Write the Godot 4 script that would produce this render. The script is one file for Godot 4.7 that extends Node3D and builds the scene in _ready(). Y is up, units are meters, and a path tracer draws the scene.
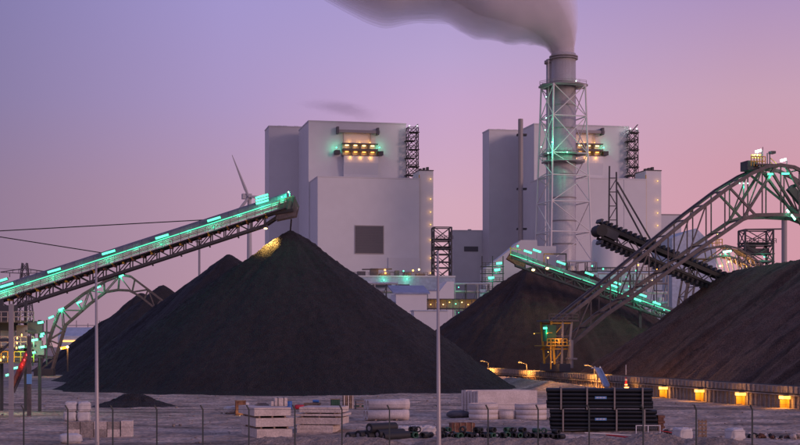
extends Node3D
# A coal-fired power station at dusk: coal heaps, stacker boom, portal reclaimer, boiler houses and chimney.

const FOCAL := 1493.0      # focal length in photograph pixels
const EYE := 7.0           # camera height, metres
const HORIZON := 345.0
var counts := {}
var mats := {}
var unit_box: Mesh
var unit_tube: Mesh
var unit_thin: Mesh
var rng := RandomNumberGenerator.new()
var nz := FastNoiseLite.new()
var sun_energy := 0.34

# ---------------------------------------------------------------- places
func at(x: float, y: float, d: float) -> Vector3:
	return Vector3((x - 400.0) * d / FOCAL, EYE + (HORIZON - y) * d / FOCAL, -d)

func gnd(y: float) -> float:          # distance of a point of level ground seen at height y of the picture
	return EYE * FOCAL / (y - HORIZON)

func frame(x: float, d: float, deg: float) -> Dictionary:   # an upright frame with its own yaw
	var a := deg_to_rad(deg)
	return {"X": (x - 400.0) * d / FOCAL, "d": d, "c": cos(a), "s": sin(a), "yaw": a}

func fl(f: Dictionary, px: float, lz := 0.0) -> float:       # local x on the plane z = lz
	var k := (px - 400.0) / FOCAL
	var X: float = f.X + lz * f.s
	var d: float = f.d - lz * f.c
	return (k * d - X) / (f.c - k * f.s)

func fdepth(f: Dictionary, px: float) -> float:              # how far back the left side reaches
	var k := (px - 400.0) / FOCAL
	return (f.X - k * f.d) / (f.s + k * f.c)

func fw(f: Dictionary, lx: float, ly: float, lz: float) -> Vector3:
	return Vector3(f.X + lx * f.c + lz * f.s, ly, -(f.d + lx * f.s - lz * f.c))

func fh(f: Dictionary, lx: float, py: float, lz := 0.0) -> float:
	return EYE + (HORIZON - py) * (f.d + lx * f.s - lz * f.c) / FOCAL

func fp(f: Dictionary, px: float, py: float, lz := 0.0) -> Vector3:
	var lx := fl(f, px, lz)
	return fw(f, lx, fh(f, lx, py, lz), lz)

# ---------------------------------------------------------------- nodes
func numbered(parent: Node, called: String) -> String:
	var key := str(parent.get_instance_id()) + called
	var n: int = counts.get(key, 0)
	counts[key] = n + 1
	return called if n == 0 else "%s_%03d" % [called, n]

func tag(o: Node, label: String, category: String, group := "", kind := ""):
	o.set_meta("label", label)
	if category: o.set_meta("category", category)
	if group: o.set_meta("group", group)
	if kind: o.set_meta("kind", kind)

func thing(called: String, label: String, category: String, where: Vector3, yaw := 0.0, group := "") -> Node3D:
	var o := Node3D.new()
	o.name = numbered(self, called)
	o.position = where
	o.rotation.y = yaw
	tag(o, label, category, group)
	add_child(o)
	return o

func wt(n: Node) -> Transform3D:
	var t := Transform3D.IDENTITY
	while n != self:
		t = (n as Node3D).transform * t
		n = n.get_parent()
	return t

func add(parent: Node, called: String, mesh: Mesh, m: Material, x := Transform3D.IDENTITY) -> MeshInstance3D:
	var o := MeshInstance3D.new()
	o.name = numbered(parent, called)
	o.mesh = mesh
	o.material_override = m
	o.transform = x if parent == self else wt(parent).affine_inverse() * x
	parent.add_child(o)
	return o

func bar(parent: Node, called: String, a: Vector3, b: Vector3, w: float, h: float, m: Material, mesh: Mesh = null) -> MeshInstance3D:
	var dir := b - a
	var l := dir.length()
	if l < 0.001: l = 0.001
	var z := dir / l
	var up := Vector3.UP if absf(z.y) < 0.98 else Vector3(0, 0, 1)
	var x := up.cross(z).normalized()
	var y := z.cross(x)
	var basis := Basis(x * w, y * h, z * l)
	return add(parent, called, mesh if mesh else unit_box, m, Transform3D(basis, (a + b) * 0.5))

func rod(parent: Node, called: String, a: Vector3, b: Vector3, r: float, m: Material) -> MeshInstance3D:
	return bar(parent, called, a, b, 2 * r, 2 * r, m, unit_tube)

func fbox(parent: Node, called: String, f: Dictionary, x0: float, x1: float, y0: float, y1: float, z0: float, z1: float, m: Material) -> MeshInstance3D:
	var b := Basis(Vector3.UP, f.yaw) * Basis.from_scale(Vector3(x1 - x0, y1 - y0, z1 - z0))
	return add(parent, called, unit_box, m, Transform3D(b, fw(f, (x0 + x1) / 2, (y0 + y1) / 2, (z0 + z1) / 2)))

func box(parent: Node, called: String, c: Vector3, s: Vector3, m: Material, yaw := 0.0) -> MeshInstance3D:
	return add(parent, called, unit_box, m, Transform3D(Basis(Vector3.UP, yaw) * Basis.from_scale(s), c))

# ---------------------------------------------------------------- meshes
func tri_mesh(v: PackedVector3Array, idx: PackedInt32Array, smooth := true, col := PackedColorArray(), uv := PackedVector2Array()) -> ArrayMesh:
	var st := SurfaceTool.new()
	st.begin(Mesh.PRIMITIVE_TRIANGLES)
	if smooth:
		st.set_smooth_group(0)
		for i in v.size():
			if col.size(): st.set_color(col[i])
			if uv.size(): st.set_uv(uv[i])
			st.add_vertex(v[i])
		for i in idx: st.add_index(i)
	else:
		st.set_smooth_group(-1)
		for i in idx:
			if col.size(): st.set_color(col[i])
			if uv.size(): st.set_uv(uv[i])
			st.add_vertex(v[i])
	st.generate_normals()
	return st.commit()

func tube_mesh(n: int, r0 := 0.5, r1 := 0.5) -> ArrayMesh:        # along z, length 1, capped
	var v := PackedVector3Array()
	var nm := PackedVector3Array()
	var idx := PackedInt32Array()
	for i in n + 1:
		var a := TAU * i / n
		var d := Vector3(cos(a), sin(a), 0)
		v.append(d * r0 - Vector3(0, 0, .5)); nm.append(d)
		v.append(d * r1 + Vector3(0, 0, .5)); nm.append(d)
	for i in n:
		var q := i * 2
		idx.append_array([q, q + 1, q + 2, q + 1, q + 3, q + 2])
	for e in [-0.5, 0.5]:
		var c := v.size()
		v.append(Vector3(0, 0, e)); nm.append(Vector3(0, 0, signf(e)))
		for i in n + 1:
			var a := TAU * i / n
			v.append(Vector3(cos(a), sin(a), 0) * (r0 if e < 0 else r1) + Vector3(0, 0, e)); nm.append(Vector3(0, 0, signf(e)))
		for i in n:
			if e < 0: idx.append_array([c, c + 1 + i, c + 2 + i])
			else: idx.append_array([c, c + 2 + i, c + 1 + i])
	return arrays(v, nm, idx)

func arrays(v: PackedVector3Array, nm: PackedVector3Array, idx: PackedInt32Array) -> ArrayMesh:
	var a := []
	a.resize(Mesh.ARRAY_MAX)
	a[Mesh.ARRAY_VERTEX] = v
	a[Mesh.ARRAY_NORMAL] = nm
	a[Mesh.ARRAY_INDEX] = idx
	var m := ArrayMesh.new()
	m.add_surface_from_arrays(Mesh.PRIMITIVE_TRIANGLES, a)
	return m

func lathe(profile: Array, n := 28, closed := false) -> ArrayMesh:   # profile of Vector2(radius, height), about y
	var pts := profile.duplicate()
	if closed: pts.append(pts[0])
	var v := PackedVector3Array()
	var idx := PackedInt32Array()
	for k in pts.size() - 1:
		var base := v.size()
		for i in n + 1:
			var a := TAU * i / n
			for p in [pts[k], pts[k + 1]]:
				v.append(Vector3(p.x * cos(a), p.y, p.x * sin(a)))
		for i in n:
			var q := base + i * 2
			idx.append_array([q, q + 2, q + 1, q + 1, q + 2, q + 3])
	var st := SurfaceTool.new()
	st.begin(Mesh.PRIMITIVE_TRIANGLES)
	st.set_smooth_group(0)
	for p in v: st.add_vertex(p)
	for i in idx: st.add_index(i)
	st.generate_normals()
	return st.commit()

func prism(poly: Array, depth: float) -> ArrayMesh:    # outline in xy, extruded to -z by depth; outline must be convex-ish
	var pv := PackedVector2Array(poly)
	var t := Geometry2D.triangulate_polygon(pv)
	var v := PackedVector3Array()
	var idx := PackedInt32Array()
	for z in [0.0, -depth]:
		for p in pv: v.append(Vector3(p.x, p.y, z))
	var n := pv.size()
	for i in range(0, t.size(), 3):
		idx.append_array([t[i], t[i + 1], t[i + 2], n + t[i], n + t[i + 2], n + t[i + 1]])
	for i in n:
		var j := (i + 1) % n
		idx.append_array([i, j, n + i, j, n + j, n + i])
	return tri_mesh(v, idx, false)

func sack_mesh(seed_: int, sx: float, sy: float, sz: float, power := 0.45, rough := 0.05) -> ArrayMesh:  # a filled bag, resting on y = 0
	var n := FastNoiseLite.new()
	n.seed = seed_
	n.frequency = 1.6
	var v := PackedVector3Array()
	var idx := PackedInt32Array()
	var U := 28
	var W := 16
	for j in W + 1:
		var t := PI * (float(j) / W - 0.5)
		for i in U + 1:
			var a := TAU * (i % U) / U
			var f := func(q: float) -> float: return signf(q) * pow(absf(q), power)
			var p := Vector3(f.call(cos(t)) * f.call(cos(a)), f.call(sin(t)), f.call(cos(t)) * f.call(sin(a)))
			var k := 1.0 + rough * 2.0 * n.get_noise_3dv(p * 1.3)
			v.append(Vector3(p.x * sx / 2 * k, (p.y * k + 0.97) * sy / 2, p.z * sz / 2 * k))
	for j in W:
		for i in U:
			var q := j * (U + 1) + i
			idx.append_array([q, q + U + 1, q + 1, q + 1, q + U + 1, q + U + 2])
	return tri_mesh(v, idx)

# ---------------------------------------------------------------- materials
func lin(r: float, g: float, b: float) -> Color:
	return Color(r, g, b).linear_to_srgb()

func srgb(r: float, g: float, b: float) -> Color:
	return Color(r / 255.0, g / 255.0, b / 255.0)

func noise_image(size: int, seed_: int, freq: float, octaves: int, lo: float, hi: float, contrast := 1.0) -> Image:
	var n := FastNoiseLite.new()
	n.seed = seed_
	n.noise_type = FastNoiseLite.TYPE_SIMPLEX_SMOOTH
	n.frequency = freq
	n.fractal_octaves = octaves
	var im := n.get_seamless_image(size, size)
	im.convert(Image.FORMAT_RGB8)
	for y in size:
		for x in size:
			var g := im.get_pixel(x, y).r
			g = clampf((g - 0.5) * contrast + 0.5, 0, 1)
			var c := lo + (hi - lo) * g
			im.set_pixel(x, y, Color(c, c, c))
	return im

func stained(size: int, seed_: int, base: Color, other: Color, freq: float, fine: float, grain: float) -> ImageTexture:  # two colours, patchy, with grain
	var a := noise_image(size, seed_, freq, 5, 0, 1, 1.7)
	var b := noise_image(size, seed_ + 7, fine, 3, 0, 1, 1.4)
	var im := Image.create(size, size, true, Image.FORMAT_RGB8)
	for y in size:
		for x in size:
			var g := a.get_pixel(x, y).r
			var h := b.get_pixel(x, y).r
			var c := base.lerp(other, g)
			var k := 1.0 + grain * (h - 0.5) * 2.0
			im.set_pixel(x, y, Color(clampf(c.r * k, 0, 1), clampf(c.g * k, 0, 1), clampf(c.b * k, 0, 1)))
	im.generate_mipmaps()
	return ImageTexture.create_from_image(im)

func plain(called: String, c: Color, rough := 0.7, metal := 0.0) -> StandardMaterial3D:
	var m := StandardMaterial3D.new()
	m.resource_name = called
	m.albedo_color = c
	m.roughness = rough
	m.metallic = metal
	mats[called] = m
	return m

func textured(called: String, tex: Texture2D, metres: float, rough := 0.85, normal: Texture2D = null, strength := 1.0) -> StandardMaterial3D:
	var m := plain(called, Color.WHITE, rough)
	m.albedo_texture = tex
	m.uv1_triplanar = true
	m.uv1_world_triplanar = true
	m.uv1_scale = Vector3.ONE / metres
	if normal:
		m.normal_enabled = true
		m.normal_texture = normal
		m.normal_scale = strength
	return m

func glow(called: String, c: Color, energy: float) -> StandardMaterial3D:
	var m := plain(called, Color(0.6, 0.6, 0.6), 0.5)
	m.emission_enabled = true
	m.emission = c
	m.emission_energy_multiplier = energy
	return m

func bumps(size: int, seed_: int, freq: float, octaves: int, depth: float) -> ImageTexture:
	var n := FastNoiseLite.new()
	n.seed = seed_
	n.frequency = freq
	n.fractal_octaves = octaves
	var im := n.get_seamless_image(size, size)
	im.convert(Image.FORMAT_RGBA8)
	im.bump_map_to_normal_map(depth)
	im.generate_mipmaps()
	return ImageTexture.create_from_image(im)

func make_materials():
	var grain := bumps(512, 5, 0.09, 4, 9.0)
	var sandy := bumps(512, 9, 0.05, 5, 5.0)
	textured("coal", stained(512, 21, lin(.014, .0105, .0105), lin(.030, .0225, .0215), .012, .11, .6), 11.0, .8, grain, 1.4)
	textured("brown_coal", stained(512, 22, lin(.09, .056, .040), lin(.16, .10, .073), .012, .11, .45), 12.0, .9, grain, .8)
	textured("sand", stained(1024, 31, lin(.27, .205, .165), lin(.60, .47, .375), .007, .09, .2), 46.0, .95, sandy, 0.7)
	textured("pale_sand", stained(256, 33, lin(.24, .185, .15), lin(.38, .295, .235), .02, .12, .25), 6.0, .95, sandy, .9)
	textured("cladding", stained(512, 41, lin(.59, .61, .645), lin(.63, .65, .685), .004, .05, .012), 160.0, .5)
	textured("cladding_shade", stained(512, 42, lin(.54, .555, .585), lin(.58, .595, .625), .004, .05, .012), 160.0, .5)  # darker copy of the cladding, shade put into its colour
	textured("blue_cladding", stained(256, 43, lin(.34, .42, .54), lin(.42, .49, .60), .01, .06, .06), 30.0, .55)
	textured("blue_roof", stained(256, 44, lin(.22, .27, .42), lin(.28, .33, .48), .01, .06, .06), 30.0, .6)
	textured("concrete", stained(512, 45, lin(.52, .44, .40), lin(.70, .60, .54), .012, .1, .08), 9.0, .9, sandy, .4)
	textured("white_concrete", stained(512, 46, lin(.58, .51, .48), lin(.72, .64, .61), .012, .1, .06), 9.0, .85, sandy, .3)
	textured("wall_concrete", stained(512, 47, lin(.24, .20, .185), lin(.36, .31, .28), .015, .1, .12), 9.0, .9, sandy, .5)
	textured("stack_steel", stained(512, 48, lin(.46, .44, .45), lin(.54, .52, .52), .01, .08, .05), 40.0, .5)
	textured("timber", stained(256, 49, lin(.20, .13, .09), lin(.34, .24, .17), .02, .2, .3), 2.0, .9)
	textured("rust", stained(256, 50, lin(.14, .06, .04), lin(.25, .12, .08), .02, .2, .3), 3.0, .9)
	textured("bag", stained(256, 51, lin(.52, .49, .49), lin(.64, .61, .60), .02, .2, .1), 2.0, .6)
	textured("portal_steel", stained(256, 52, lin(.085, .072, .073), lin(.135, .114, .112), .02, .2, .2), 6.0, .6)
	textured("hood", stained(256, 53, lin(.13, .125, .16), lin(.18, .17, .205), .02, .2, .1), 6.0, .5)
	mats.stack_steel.metallic = .15
	mats.stack_steel.roughness = .4
	plain("white_steel", lin(.68, .65, .65), .5)
	for q in ["coal", "brown_coal", "sand", "pale_sand"]: mats[q].vertex_color_use_as_albedo = true
	var sm := plain("smoke", Color(lin(.975, .935, .99), .12), 1.0)
	sm.transparency = BaseMaterial3D.TRANSPARENCY_ALPHA
	sm.metallic_specular = 0.0
	sm.backlight_enabled = true
	sm.backlight = Color(.85, .85, .85)
	plain("grey_steel", lin(.30, .28, .29), .5)
	plain("dark_steel", lin(.055, .055, .065), .6)
	plain("black_steel", lin(.025, .024, .026), .65)
	plain("louvre", lin(.10, .098, .115), .6)
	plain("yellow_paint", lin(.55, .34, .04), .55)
	plain("red_paint", lin(.5, .03, .04), .5)
	plain("blue_paint", lin(.04, .15, .45), .5)
	plain("green_paint", lin(.03, .10, .06), .6)
	plain("black_pipe", lin(.012, .013, .016), .42)
	plain("black_rubber", lin(.018, .019, .022), .6)
	plain("label_blue", lin(.15, .35, .65), .5)
	plain("strap", lin(.30, .26, .23), .8)
	plain("cable", lin(.03, .028, .03), .7)
	plain("fence_steel", lin(.055, .065, .06), .6)
	plain("galvanised", lin(.42, .38, .37), .45, .3)
	plain("turbine_white", lin(.42, .42, .45), .5)
	plain("tarp_red", lin(.55, .03, .06), .6)
	glow("teal_glow", lin(.09, 1.0, .55), 1.6)
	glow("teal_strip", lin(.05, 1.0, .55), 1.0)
	glow("white_teal_glow", lin(.5, 1.0, .82), 2.0)
	glow("amber_glow", lin(1.0, .45, .08), 2.4)
	glow("warm_glow", lin(1.0, .72, .34), 3.0)
	glow("yellow_glow", lin(1.0, .66, .12), 1.5)
	glow("red_glow", lin(1.0, .03, .05), 1.6)
	glow("white_glow", lin(.9, 1.0, .95), 2.4)

const TEAL := Color(0.22, 1.0, 0.74)
const AMBER := Color(1.0, 0.68, 0.32)
const WARM := Color(1.0, 0.86, 0.6)

func omni(parent: Node, p: Vector3, c: Color, e: float, size := 0.15):
	var l := OmniLight3D.new()
	l.name = numbered(parent, "lamp_light")
	l.light_color = c
	l.light_energy = e
	l.light_size = size
	l.omni_range = 60
	l.omni_attenuation = 2
	l.shadow_enabled = true
	l.position = wt(parent).affine_inverse() * p
	parent.add_child(l)

func spot(parent: Node, p: Vector3, towards: Vector3, c: Color, e: float, angle: float, size := 0.2):
	var l := SpotLight3D.new()
	l.name = numbered(parent, "lamp_light")
	l.light_color = c
	l.light_energy = e
	l.light_size = size
	l.spot_range = 120
	l.spot_attenuation = 2
	l.spot_angle = angle
	l.spot_angle_attenuation = 0.6
	l.shadow_enabled = true
	var z := -(towards - p).normalized()
	var x := (Vector3.UP if absf(z.y) < 0.98 else Vector3(0, 0, 1)).cross(z).normalized()
	l.transform = wt(parent).affine_inverse() * Transform3D(Basis(x, z.cross(x), z), p)
	parent.add_child(l)

func tube_lamp(thing_: Node, a: Vector3, b: Vector3, r := 0.16, e := 2.5, m := "teal_glow", c := TEAL, off := Vector3(0, -0.4, 0.25)):
	var parent := group_part(thing_, "tube_lamp", (a + b) * .5)
	rod(parent, "lamp_tube", a, b, r, mats[m])
	for q in [a, b]: bar(parent, "end_cap", q + (q - (a + b) * .5).normalized() * .06, q, r * 2.2, r * 2.2, mats.dark_steel)
	if e > 0: omni(parent, (a + b) * 0.5 + off, c, e, 0.3)

func bulb(parent: Node, p: Vector3, r: float, m: String, c: Color, e: float, off := Vector3(0, 0, 0.5)):
	add(parent, "lamp", mats.bulb_mesh, mats[m], Transform3D(Basis.from_scale(Vector3.ONE * r), p))
	if e > 0: omni(parent, p + off * maxf(1.0, r * 2.4), c, e, r)

# ---------------------------------------------------------------- sky, sun, camera
func sky_at(el: float, az: float, cols: Array) -> Color:
	var n := cols.size()
	var i := 0
	while i < n - 2 and az > cols[i + 1][0]: i += 1
	var t := clampf((az - cols[i][0]) / (cols[i + 1][0] - cols[i][0]), 0, 1)
	var c := []
	for q in [i, i + 1]:
		var st: Array = cols[q][1]
		var k := 0
		while k < st.size() - 2 and el > st[k + 1][0]: k += 1
		var u := clampf((el - st[k][0]) / (st[k + 1][0] - st[k][0]), 0, 1)
		c.append((st[k][1] as Color).lerp(st[k + 1][1], u))
	return (c[0] as Color).lerp(c[1], t)

func make_sky():
	var L := [[0.0, [150, 122, 142]], [.1, [148, 125, 152]], [.16, [139, 126, 167]], [.228, [133, 125, 174]], [.45, [110, 112, 165]], [1.0, [88, 98, 152]], [1.58, [80, 90, 145]]]
	var C := [[0.0, [216, 164, 174]], [.094, [212, 170, 189]], [.16, [198, 164, 203]], [.19, [185, 163, 207]], [.228, [172, 155, 206]], [.45, [132, 130, 188]], [1.0, [95, 104, 160]], [1.58, [80, 90, 145]]]
	var R := [[0.0, [214, 151, 164]], [.114, [208, 156, 173]], [.16, [200, 161, 182]], [.228, [172, 146, 190]], [.45, [136, 128, 180]], [1.0, [95, 104, 158]], [1.58, [80, 90, 145]]]
	var G := [[0.0, [240, 178, 158]], [.114, [232, 176, 172]], [.228, [206, 168, 188]], [.45, [160, 145, 185]], [1.0, [100, 106, 158]], [1.58, [80, 90, 145]]]
	var B := [[0.0, [202, 163, 172]], [.114, [194, 160, 178]], [.228, [176, 156, 190]], [.45, [142, 136, 182]], [1.0, [92, 101, 156]], [1.58, [80, 90, 145]]]
	var M := [[0.0, [186, 146, 160]], [.1, [182, 149, 174]], [.16, [171, 150, 195]], [.228, [163, 150, 205]], [.45, [122, 122, 180]], [1.0, [92, 101, 156]], [1.58, [80, 90, 145]]]
	for s in [L, M, C, R, G, B]:
		for e in s: e[1] = srgb(e[1][0], e[1][1], e[1][2]).srgb_to_linear()
	var cols := [[-180.0, B], [-120.0, B], [-55.0, L], [-15.2, L], [-6.5, M], [1.7, C], [13.0, R], [100.0, G], [180.0, B]]
	var W := 1024
	var H := 512
	var im := Image.create(W, H, false, Image.FORMAT_RGBF)
	for y in H:
		var el := PI * (0.5 - (y + 0.5) / H)
		for x in W:
			var az := wrapf(360.0 * (x + 0.5) / W, -180.0, 180.0)
			var c := sky_at(maxf(el, 0.0), az, cols)
			im.set_pixel(x, y, c)
	var pm := PanoramaSkyMaterial.new()
	pm.panorama = ImageTexture.create_from_image(im)
	var sky := Sky.new()
	sky.sky_material = pm
	var env := Environment.new()
	env.background_mode = Environment.BG_SKY
	env.sky = sky
	env.tonemap_mode = Environment.TONE_MAPPER_LINEAR
	env.tonemap_exposure = 1.0
	env.volumetric_fog_enabled = true
	env.volumetric_fog_density = 0.0
	env.sdfgi_enabled = true
	env.ssao_enabled = true
	env.ssil_enabled = true
	var we := WorldEnvironment.new()
	we.name = "world_environment"
	we.environment = env
	add_child(we)

func make_view():
	var cam := Camera3D.new()
	cam.name = "camera"
	cam.position = Vector3(0, EYE, 0)
	cam.projection = Camera3D.PROJECTION_FRUSTUM
	cam.near = 1.0
	cam.far = 6000.0
	cam.size = 445.0 / FOCAL
	cam.frustum_offset = Vector2(0, (HORIZON - 222.5) / FOCAL)
	add_child(cam)
	cam.current = true
	make_sky()
	var sun := DirectionalLight3D.new()
	sun.name = "sun"
	sun.light_color = Color(1.0, 0.80, 0.77)
	sun.light_energy = sun_energy
	sun.light_angular_distance = 14.0
	sun.shadow_enabled = true
	add_child(sun)
	var z := Vector3(0.78, 0.22, 0.58).normalized()
	var x := Vector3.UP.cross(z).normalized()
	sun.transform = Transform3D(Basis(x, z.cross(x), z), Vector3(60, 60, 0))

# ---------------------------------------------------------------- ground and coal
func ground_h(x: float, z: float) -> float:
	if z > -60 or z < -330 or absf(x) > 120: return 0.0
	var k := smoothstep(-60.0, -85.0, z) * (1.0 - smoothstep(-250.0, -325.0, z)) * (1.0 - smoothstep(80.0, 118.0, absf(x)))
	return k * (0.16 * nz.get_noise_2d(x * 2.2, z * 1.3) + 0.13 * nz.get_noise_2d(x * 1.2 + 500, z * 11) + 0.07 * nz.get_noise_2d(x * 9, z * 9 + 300) + 0.035 * nz.get_noise_2d(x * 30, z * 24))

func make_ground():
	var xs := [-3000.0, -900.0, -300.0, -150.0]
	var x := -120.0
	while x < 120.1:
		xs.append(x)
		x += 0.75
	xs.append_array([150.0, 300.0, 900.0, 3000.0])
	var zs := [200.0, 60.0, 0.0, -40.0]
	var z := -60.0
	while z > -215:
		zs.append(z)
		z -= 0.6
	while z > -335:
		zs.append(z)
		z -= 4.0
	zs.append_array([-400.0, -600.0, -1000.0, -2000.0, -5000.0])
	var v := PackedVector3Array()
	var idx := PackedInt32Array()
	var n := xs.size()
	for b in zs:
		for a in xs: v.append(Vector3(a, ground_h(a, b), b))
	for j in zs.size() - 1:
		for i in n - 1:
			var q := j * n + i
			idx.append_array([q, q + 1, q + n, q + 1, q + n + 1, q + n])
	var col := PackedColorArray()
	for p in v:       # damp dark strips and pale dry ones along the vehicle tracks
		var q := smoothstep(.05, .3, nz.get_noise_2d(p.x * .8 + 70, p.z * 6.0)) * smoothstep(-.1, .3, nz.get_noise_2d(p.x * 1.6, p.z * 2.0 + 900))
		var w := 1.0 - .5 * q
		col.append(Color(w, w, w))
	var g := add(self, "ground", tri_mesh(v, idx, true, col), mats.sand)
	tag(g, "pale sandy yard ground with tracks and dark damp patches", "", "", "structure")

func heap(called: String, label: String, ridge: Array, slope: float, cell: float, m: String, seed_: int, gully := 1.0, group := "coal heaps", tint := Color(1, 1, 1), streak := .3):
	# ridge: Vector3 points (x, height, z); the surface is the slope of repose under that ridge, with gullies and slips
	var n := FastNoiseLite.new()
	n.seed = seed_
	n.frequency = 0.08
	n.fractal_octaves = 4
	var n2 := FastNoiseLite.new()
	n2.seed = seed_ + 3
	n2.frequency = 0.9
	n2.fractal_octaves = 2
	var lo := Vector2(1e9, 1e9)
	var hi := -lo
	for p in ridge:
		var r: float = p.y / slope + 4.0
		lo = lo.min(Vector2(p.x - r, p.z - r))
		hi = hi.max(Vector2(p.x + r, p.z + r))
	var W := int((hi.x - lo.x) / cell) + 1
	var D := int((hi.y - lo.y) / cell) + 1
	var hs := PackedFloat32Array()
	hs.resize(W * D)
	var ks := PackedFloat32Array()      # how much damp, darker coal lies here: slips that ran down the slope
	ks.resize(W * D)
	for j in D:
		for i in W:
			var p := Vector2(lo.x + i * cell, lo.y + j * cell)
			var best := -1e9
			var along := 0.0
			var off := 0.0
			for k in maxi(1, ridge.size() - 1):
				var a: Vector3 = ridge[k]
				var b: Vector3 = ridge[mini(k + 1, ridge.size() - 1)]
				var a2 := Vector2(a.x, a.z)
				var ab := Vector2(b.x, b.z) - a2
				var t := clampf((p - a2).dot(ab) / maxf(ab.length_squared(), 1e-4), 0, 1) if ab.length_squared() > 1e-4 else 0.0
				var foot := a2 + ab * t
				var dist := sqrt((p - foot).length_squared() + 0.5)
				var h := lerpf(a.y, b.y, t) + 0.5 - dist * slope
				if h > best:
					best = h
					off = dist
					along = (ab.length() * t) + 14.0 * atan2((p - foot).x, (p - foot).y)
			if best > -3.0:
				var w := clampf(off / 5.0, 0.0, 1.0)
				# gullies run down the slope: noise that varies along the ridge and hardly down it
				best += gully * w * (1.5 * n.get_noise_2d(along * .55 + 40, off * 0.10) + 0.75 * n.get_noise_2d(along * 1.9, off * 0.22) + 0.30 * n.get_noise_2d(along * 6.0 + 90, off * 0.7))
				best += 0.5 * n.get_noise_2d(p.x * 1.1, p.y * 1.1) * w + 0.16 * n2.get_noise_2dv(p) + 0.12 * n2.get_noise_2d(p.x * 3.1, p.y * 3.1)
				var slip := n.get_noise_2d(along * 1.5 + 200, off * 0.16 + 5.0 * n.get_noise_2d(p.x * .4, p.y * .4)) + .45 * n.get_noise_2d(along * 5.0, off * .6 + 70)
				ks[j * W + i] = smoothstep(-.02, .34, slip)
				best = best if best > 0.6 else 0.6 - (0.6 - best) * 0.55     # the toe flattens out
			hs[j * W + i] = best
	var v := PackedVector3Array()
	var idx := PackedInt32Array()
	var used := {}
	var col := PackedColorArray()
	for j in D - 1:
		for i in W - 1:
			var q := j * W + i
			if maxf(maxf(hs[q], hs[q + 1]), maxf(hs[q + W], hs[q + W + 1])) < -0.35: continue
			var c := [q, q + 1, q + W, q + W + 1]
			var id := []
			for e in c:
				if not used.has(e):
					used[e] = v.size()
					v.append(Vector3(lo.x + (e % W) * cell, hs[e], lo.y + (e / W) * cell))
					var q2 := 1.0 - streak * ks[e]
					col.append(Color(tint.r * q2, tint.g * q2, tint.b * q2))
				id.append(used[e])
			idx.append_array([id[0], id[1], id[2], id[1], id[3], id[2]])
	var o := add(self, called, tri_mesh(v, idx, true, col), mats[m])
	tag(o, label, "coal heap" if m.contains("coal") else "sand heap", group)

# ---------------------------------------------------------------- steel lattice helpers
func lattice_tower(t: Node3D, f: Dictionary, w: float, dep: float, y0: float, y1: float, n: int, leg: float, brace: float, m: Material, decks := [], x_brace := true):
	var cs := [[0.0, 0.0], [w, 0.0], [w, -dep], [0.0, -dep]]
	for c in cs: bar(t, "leg", fw(f, c[0], y0, c[1]), fw(f, c[0], y1, c[1]), leg, leg, m)
	for k in n + 1:
		var y := lerpf(y0, y1, float(k) / n)
		for e in 4:
			var a: Array = cs[e]
			var b: Array = cs[(e + 1) % 4]
			bar(t, "beam", fw(f, a[0], y, a[1]), fw(f, b[0], y, b[1]), brace, brace, m)
			if k < n:
				var yy := lerpf(y0, y1, float(k + 1) / n)
				if x_brace or k % 2 == 0: bar(t, "brace", fw(f, a[0], y, a[1]), fw(f, b[0], yy, b[1]), brace * .7, brace * .7, m)
				if x_brace or k % 2 == 1: bar(t, "brace", fw(f, b[0], y, b[1]), fw(f, a[0], yy, a[1]), brace * .7, brace * .7, m)
	for y in decks: fbox(t, "deck", f, -brace, w + brace, y, y + .25, -dep - brace, brace, m)

func on_poly(pts: Array, u: float) -> Vector2:
	var l := 0.0
	for i in pts.size() - 1: l += pts[i].distance_to(pts[i + 1])
	var want := u * l
	for i in pts.size() - 1:
		var s: float = pts[i].distance_to(pts[i + 1])
		if want <= s or i == pts.size() - 2: return (pts[i] as Vector2).lerp(pts[i + 1], clampf(want / s, 0, 1))
		want -= s
	return pts[-1]

func portal(t: Node3D, f: Dictionary, outer: Array, inner: Array, half: float, n: int, chord: float, web: float, m: Material):
	for s in [-1.0, 1.0]:
		var z: float = s * half
		for poly in [outer, inner]:
			for i in poly.size() - 1:
				bar(t, "chord", fw(f, poly[i].x, poly[i].y, z), fw(f, poly[i + 1].x, poly[i + 1].y, z), chord, chord, m)
		for k in n + 1:
			var a := on_poly(outer, float(k) / n)
			var b := on_poly(inner, float(k) / n)
			bar(t, "post", fw(f, a.x, a.y, z), fw(f, b.x, b.y, z), web, web, m)
			if k < n:
				var a2 := on_poly(outer, float(k + 1) / n)
				var b2 := on_poly(inner, float(k + 1) / n)
				if k % 2 == 0: bar(t, "brace", fw(f, a.x, a.y, z), fw(f, b2.x, b2.y, z), web, web, m)
				else: bar(t, "brace", fw(f, b.x, b.y, z), fw(f, a2.x, a2.y, z), web, web, m)
	for k in n + 1:
		var a := on_poly(outer, float(k) / n)
		var b := on_poly(inner, float(k) / n)
		bar(t, "cross_tie", fw(f, a.x, a.y, -half), fw(f, a.x, a.y, half), web, web, m)
		bar(t, "cross_tie", fw(f, b.x, b.y, -half), fw(f, b.x, b.y, half), web, web, m)

func y_on(poly: Array, x: float) -> float:
	for i in poly.size() - 1:
		if x <= poly[i + 1].x: return lerpf(poly[i].y, poly[i + 1].y, clampf((x - poly[i].x) / (poly[i + 1].x - poly[i].x), 0, 1))
	return poly[-1].y

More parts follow.
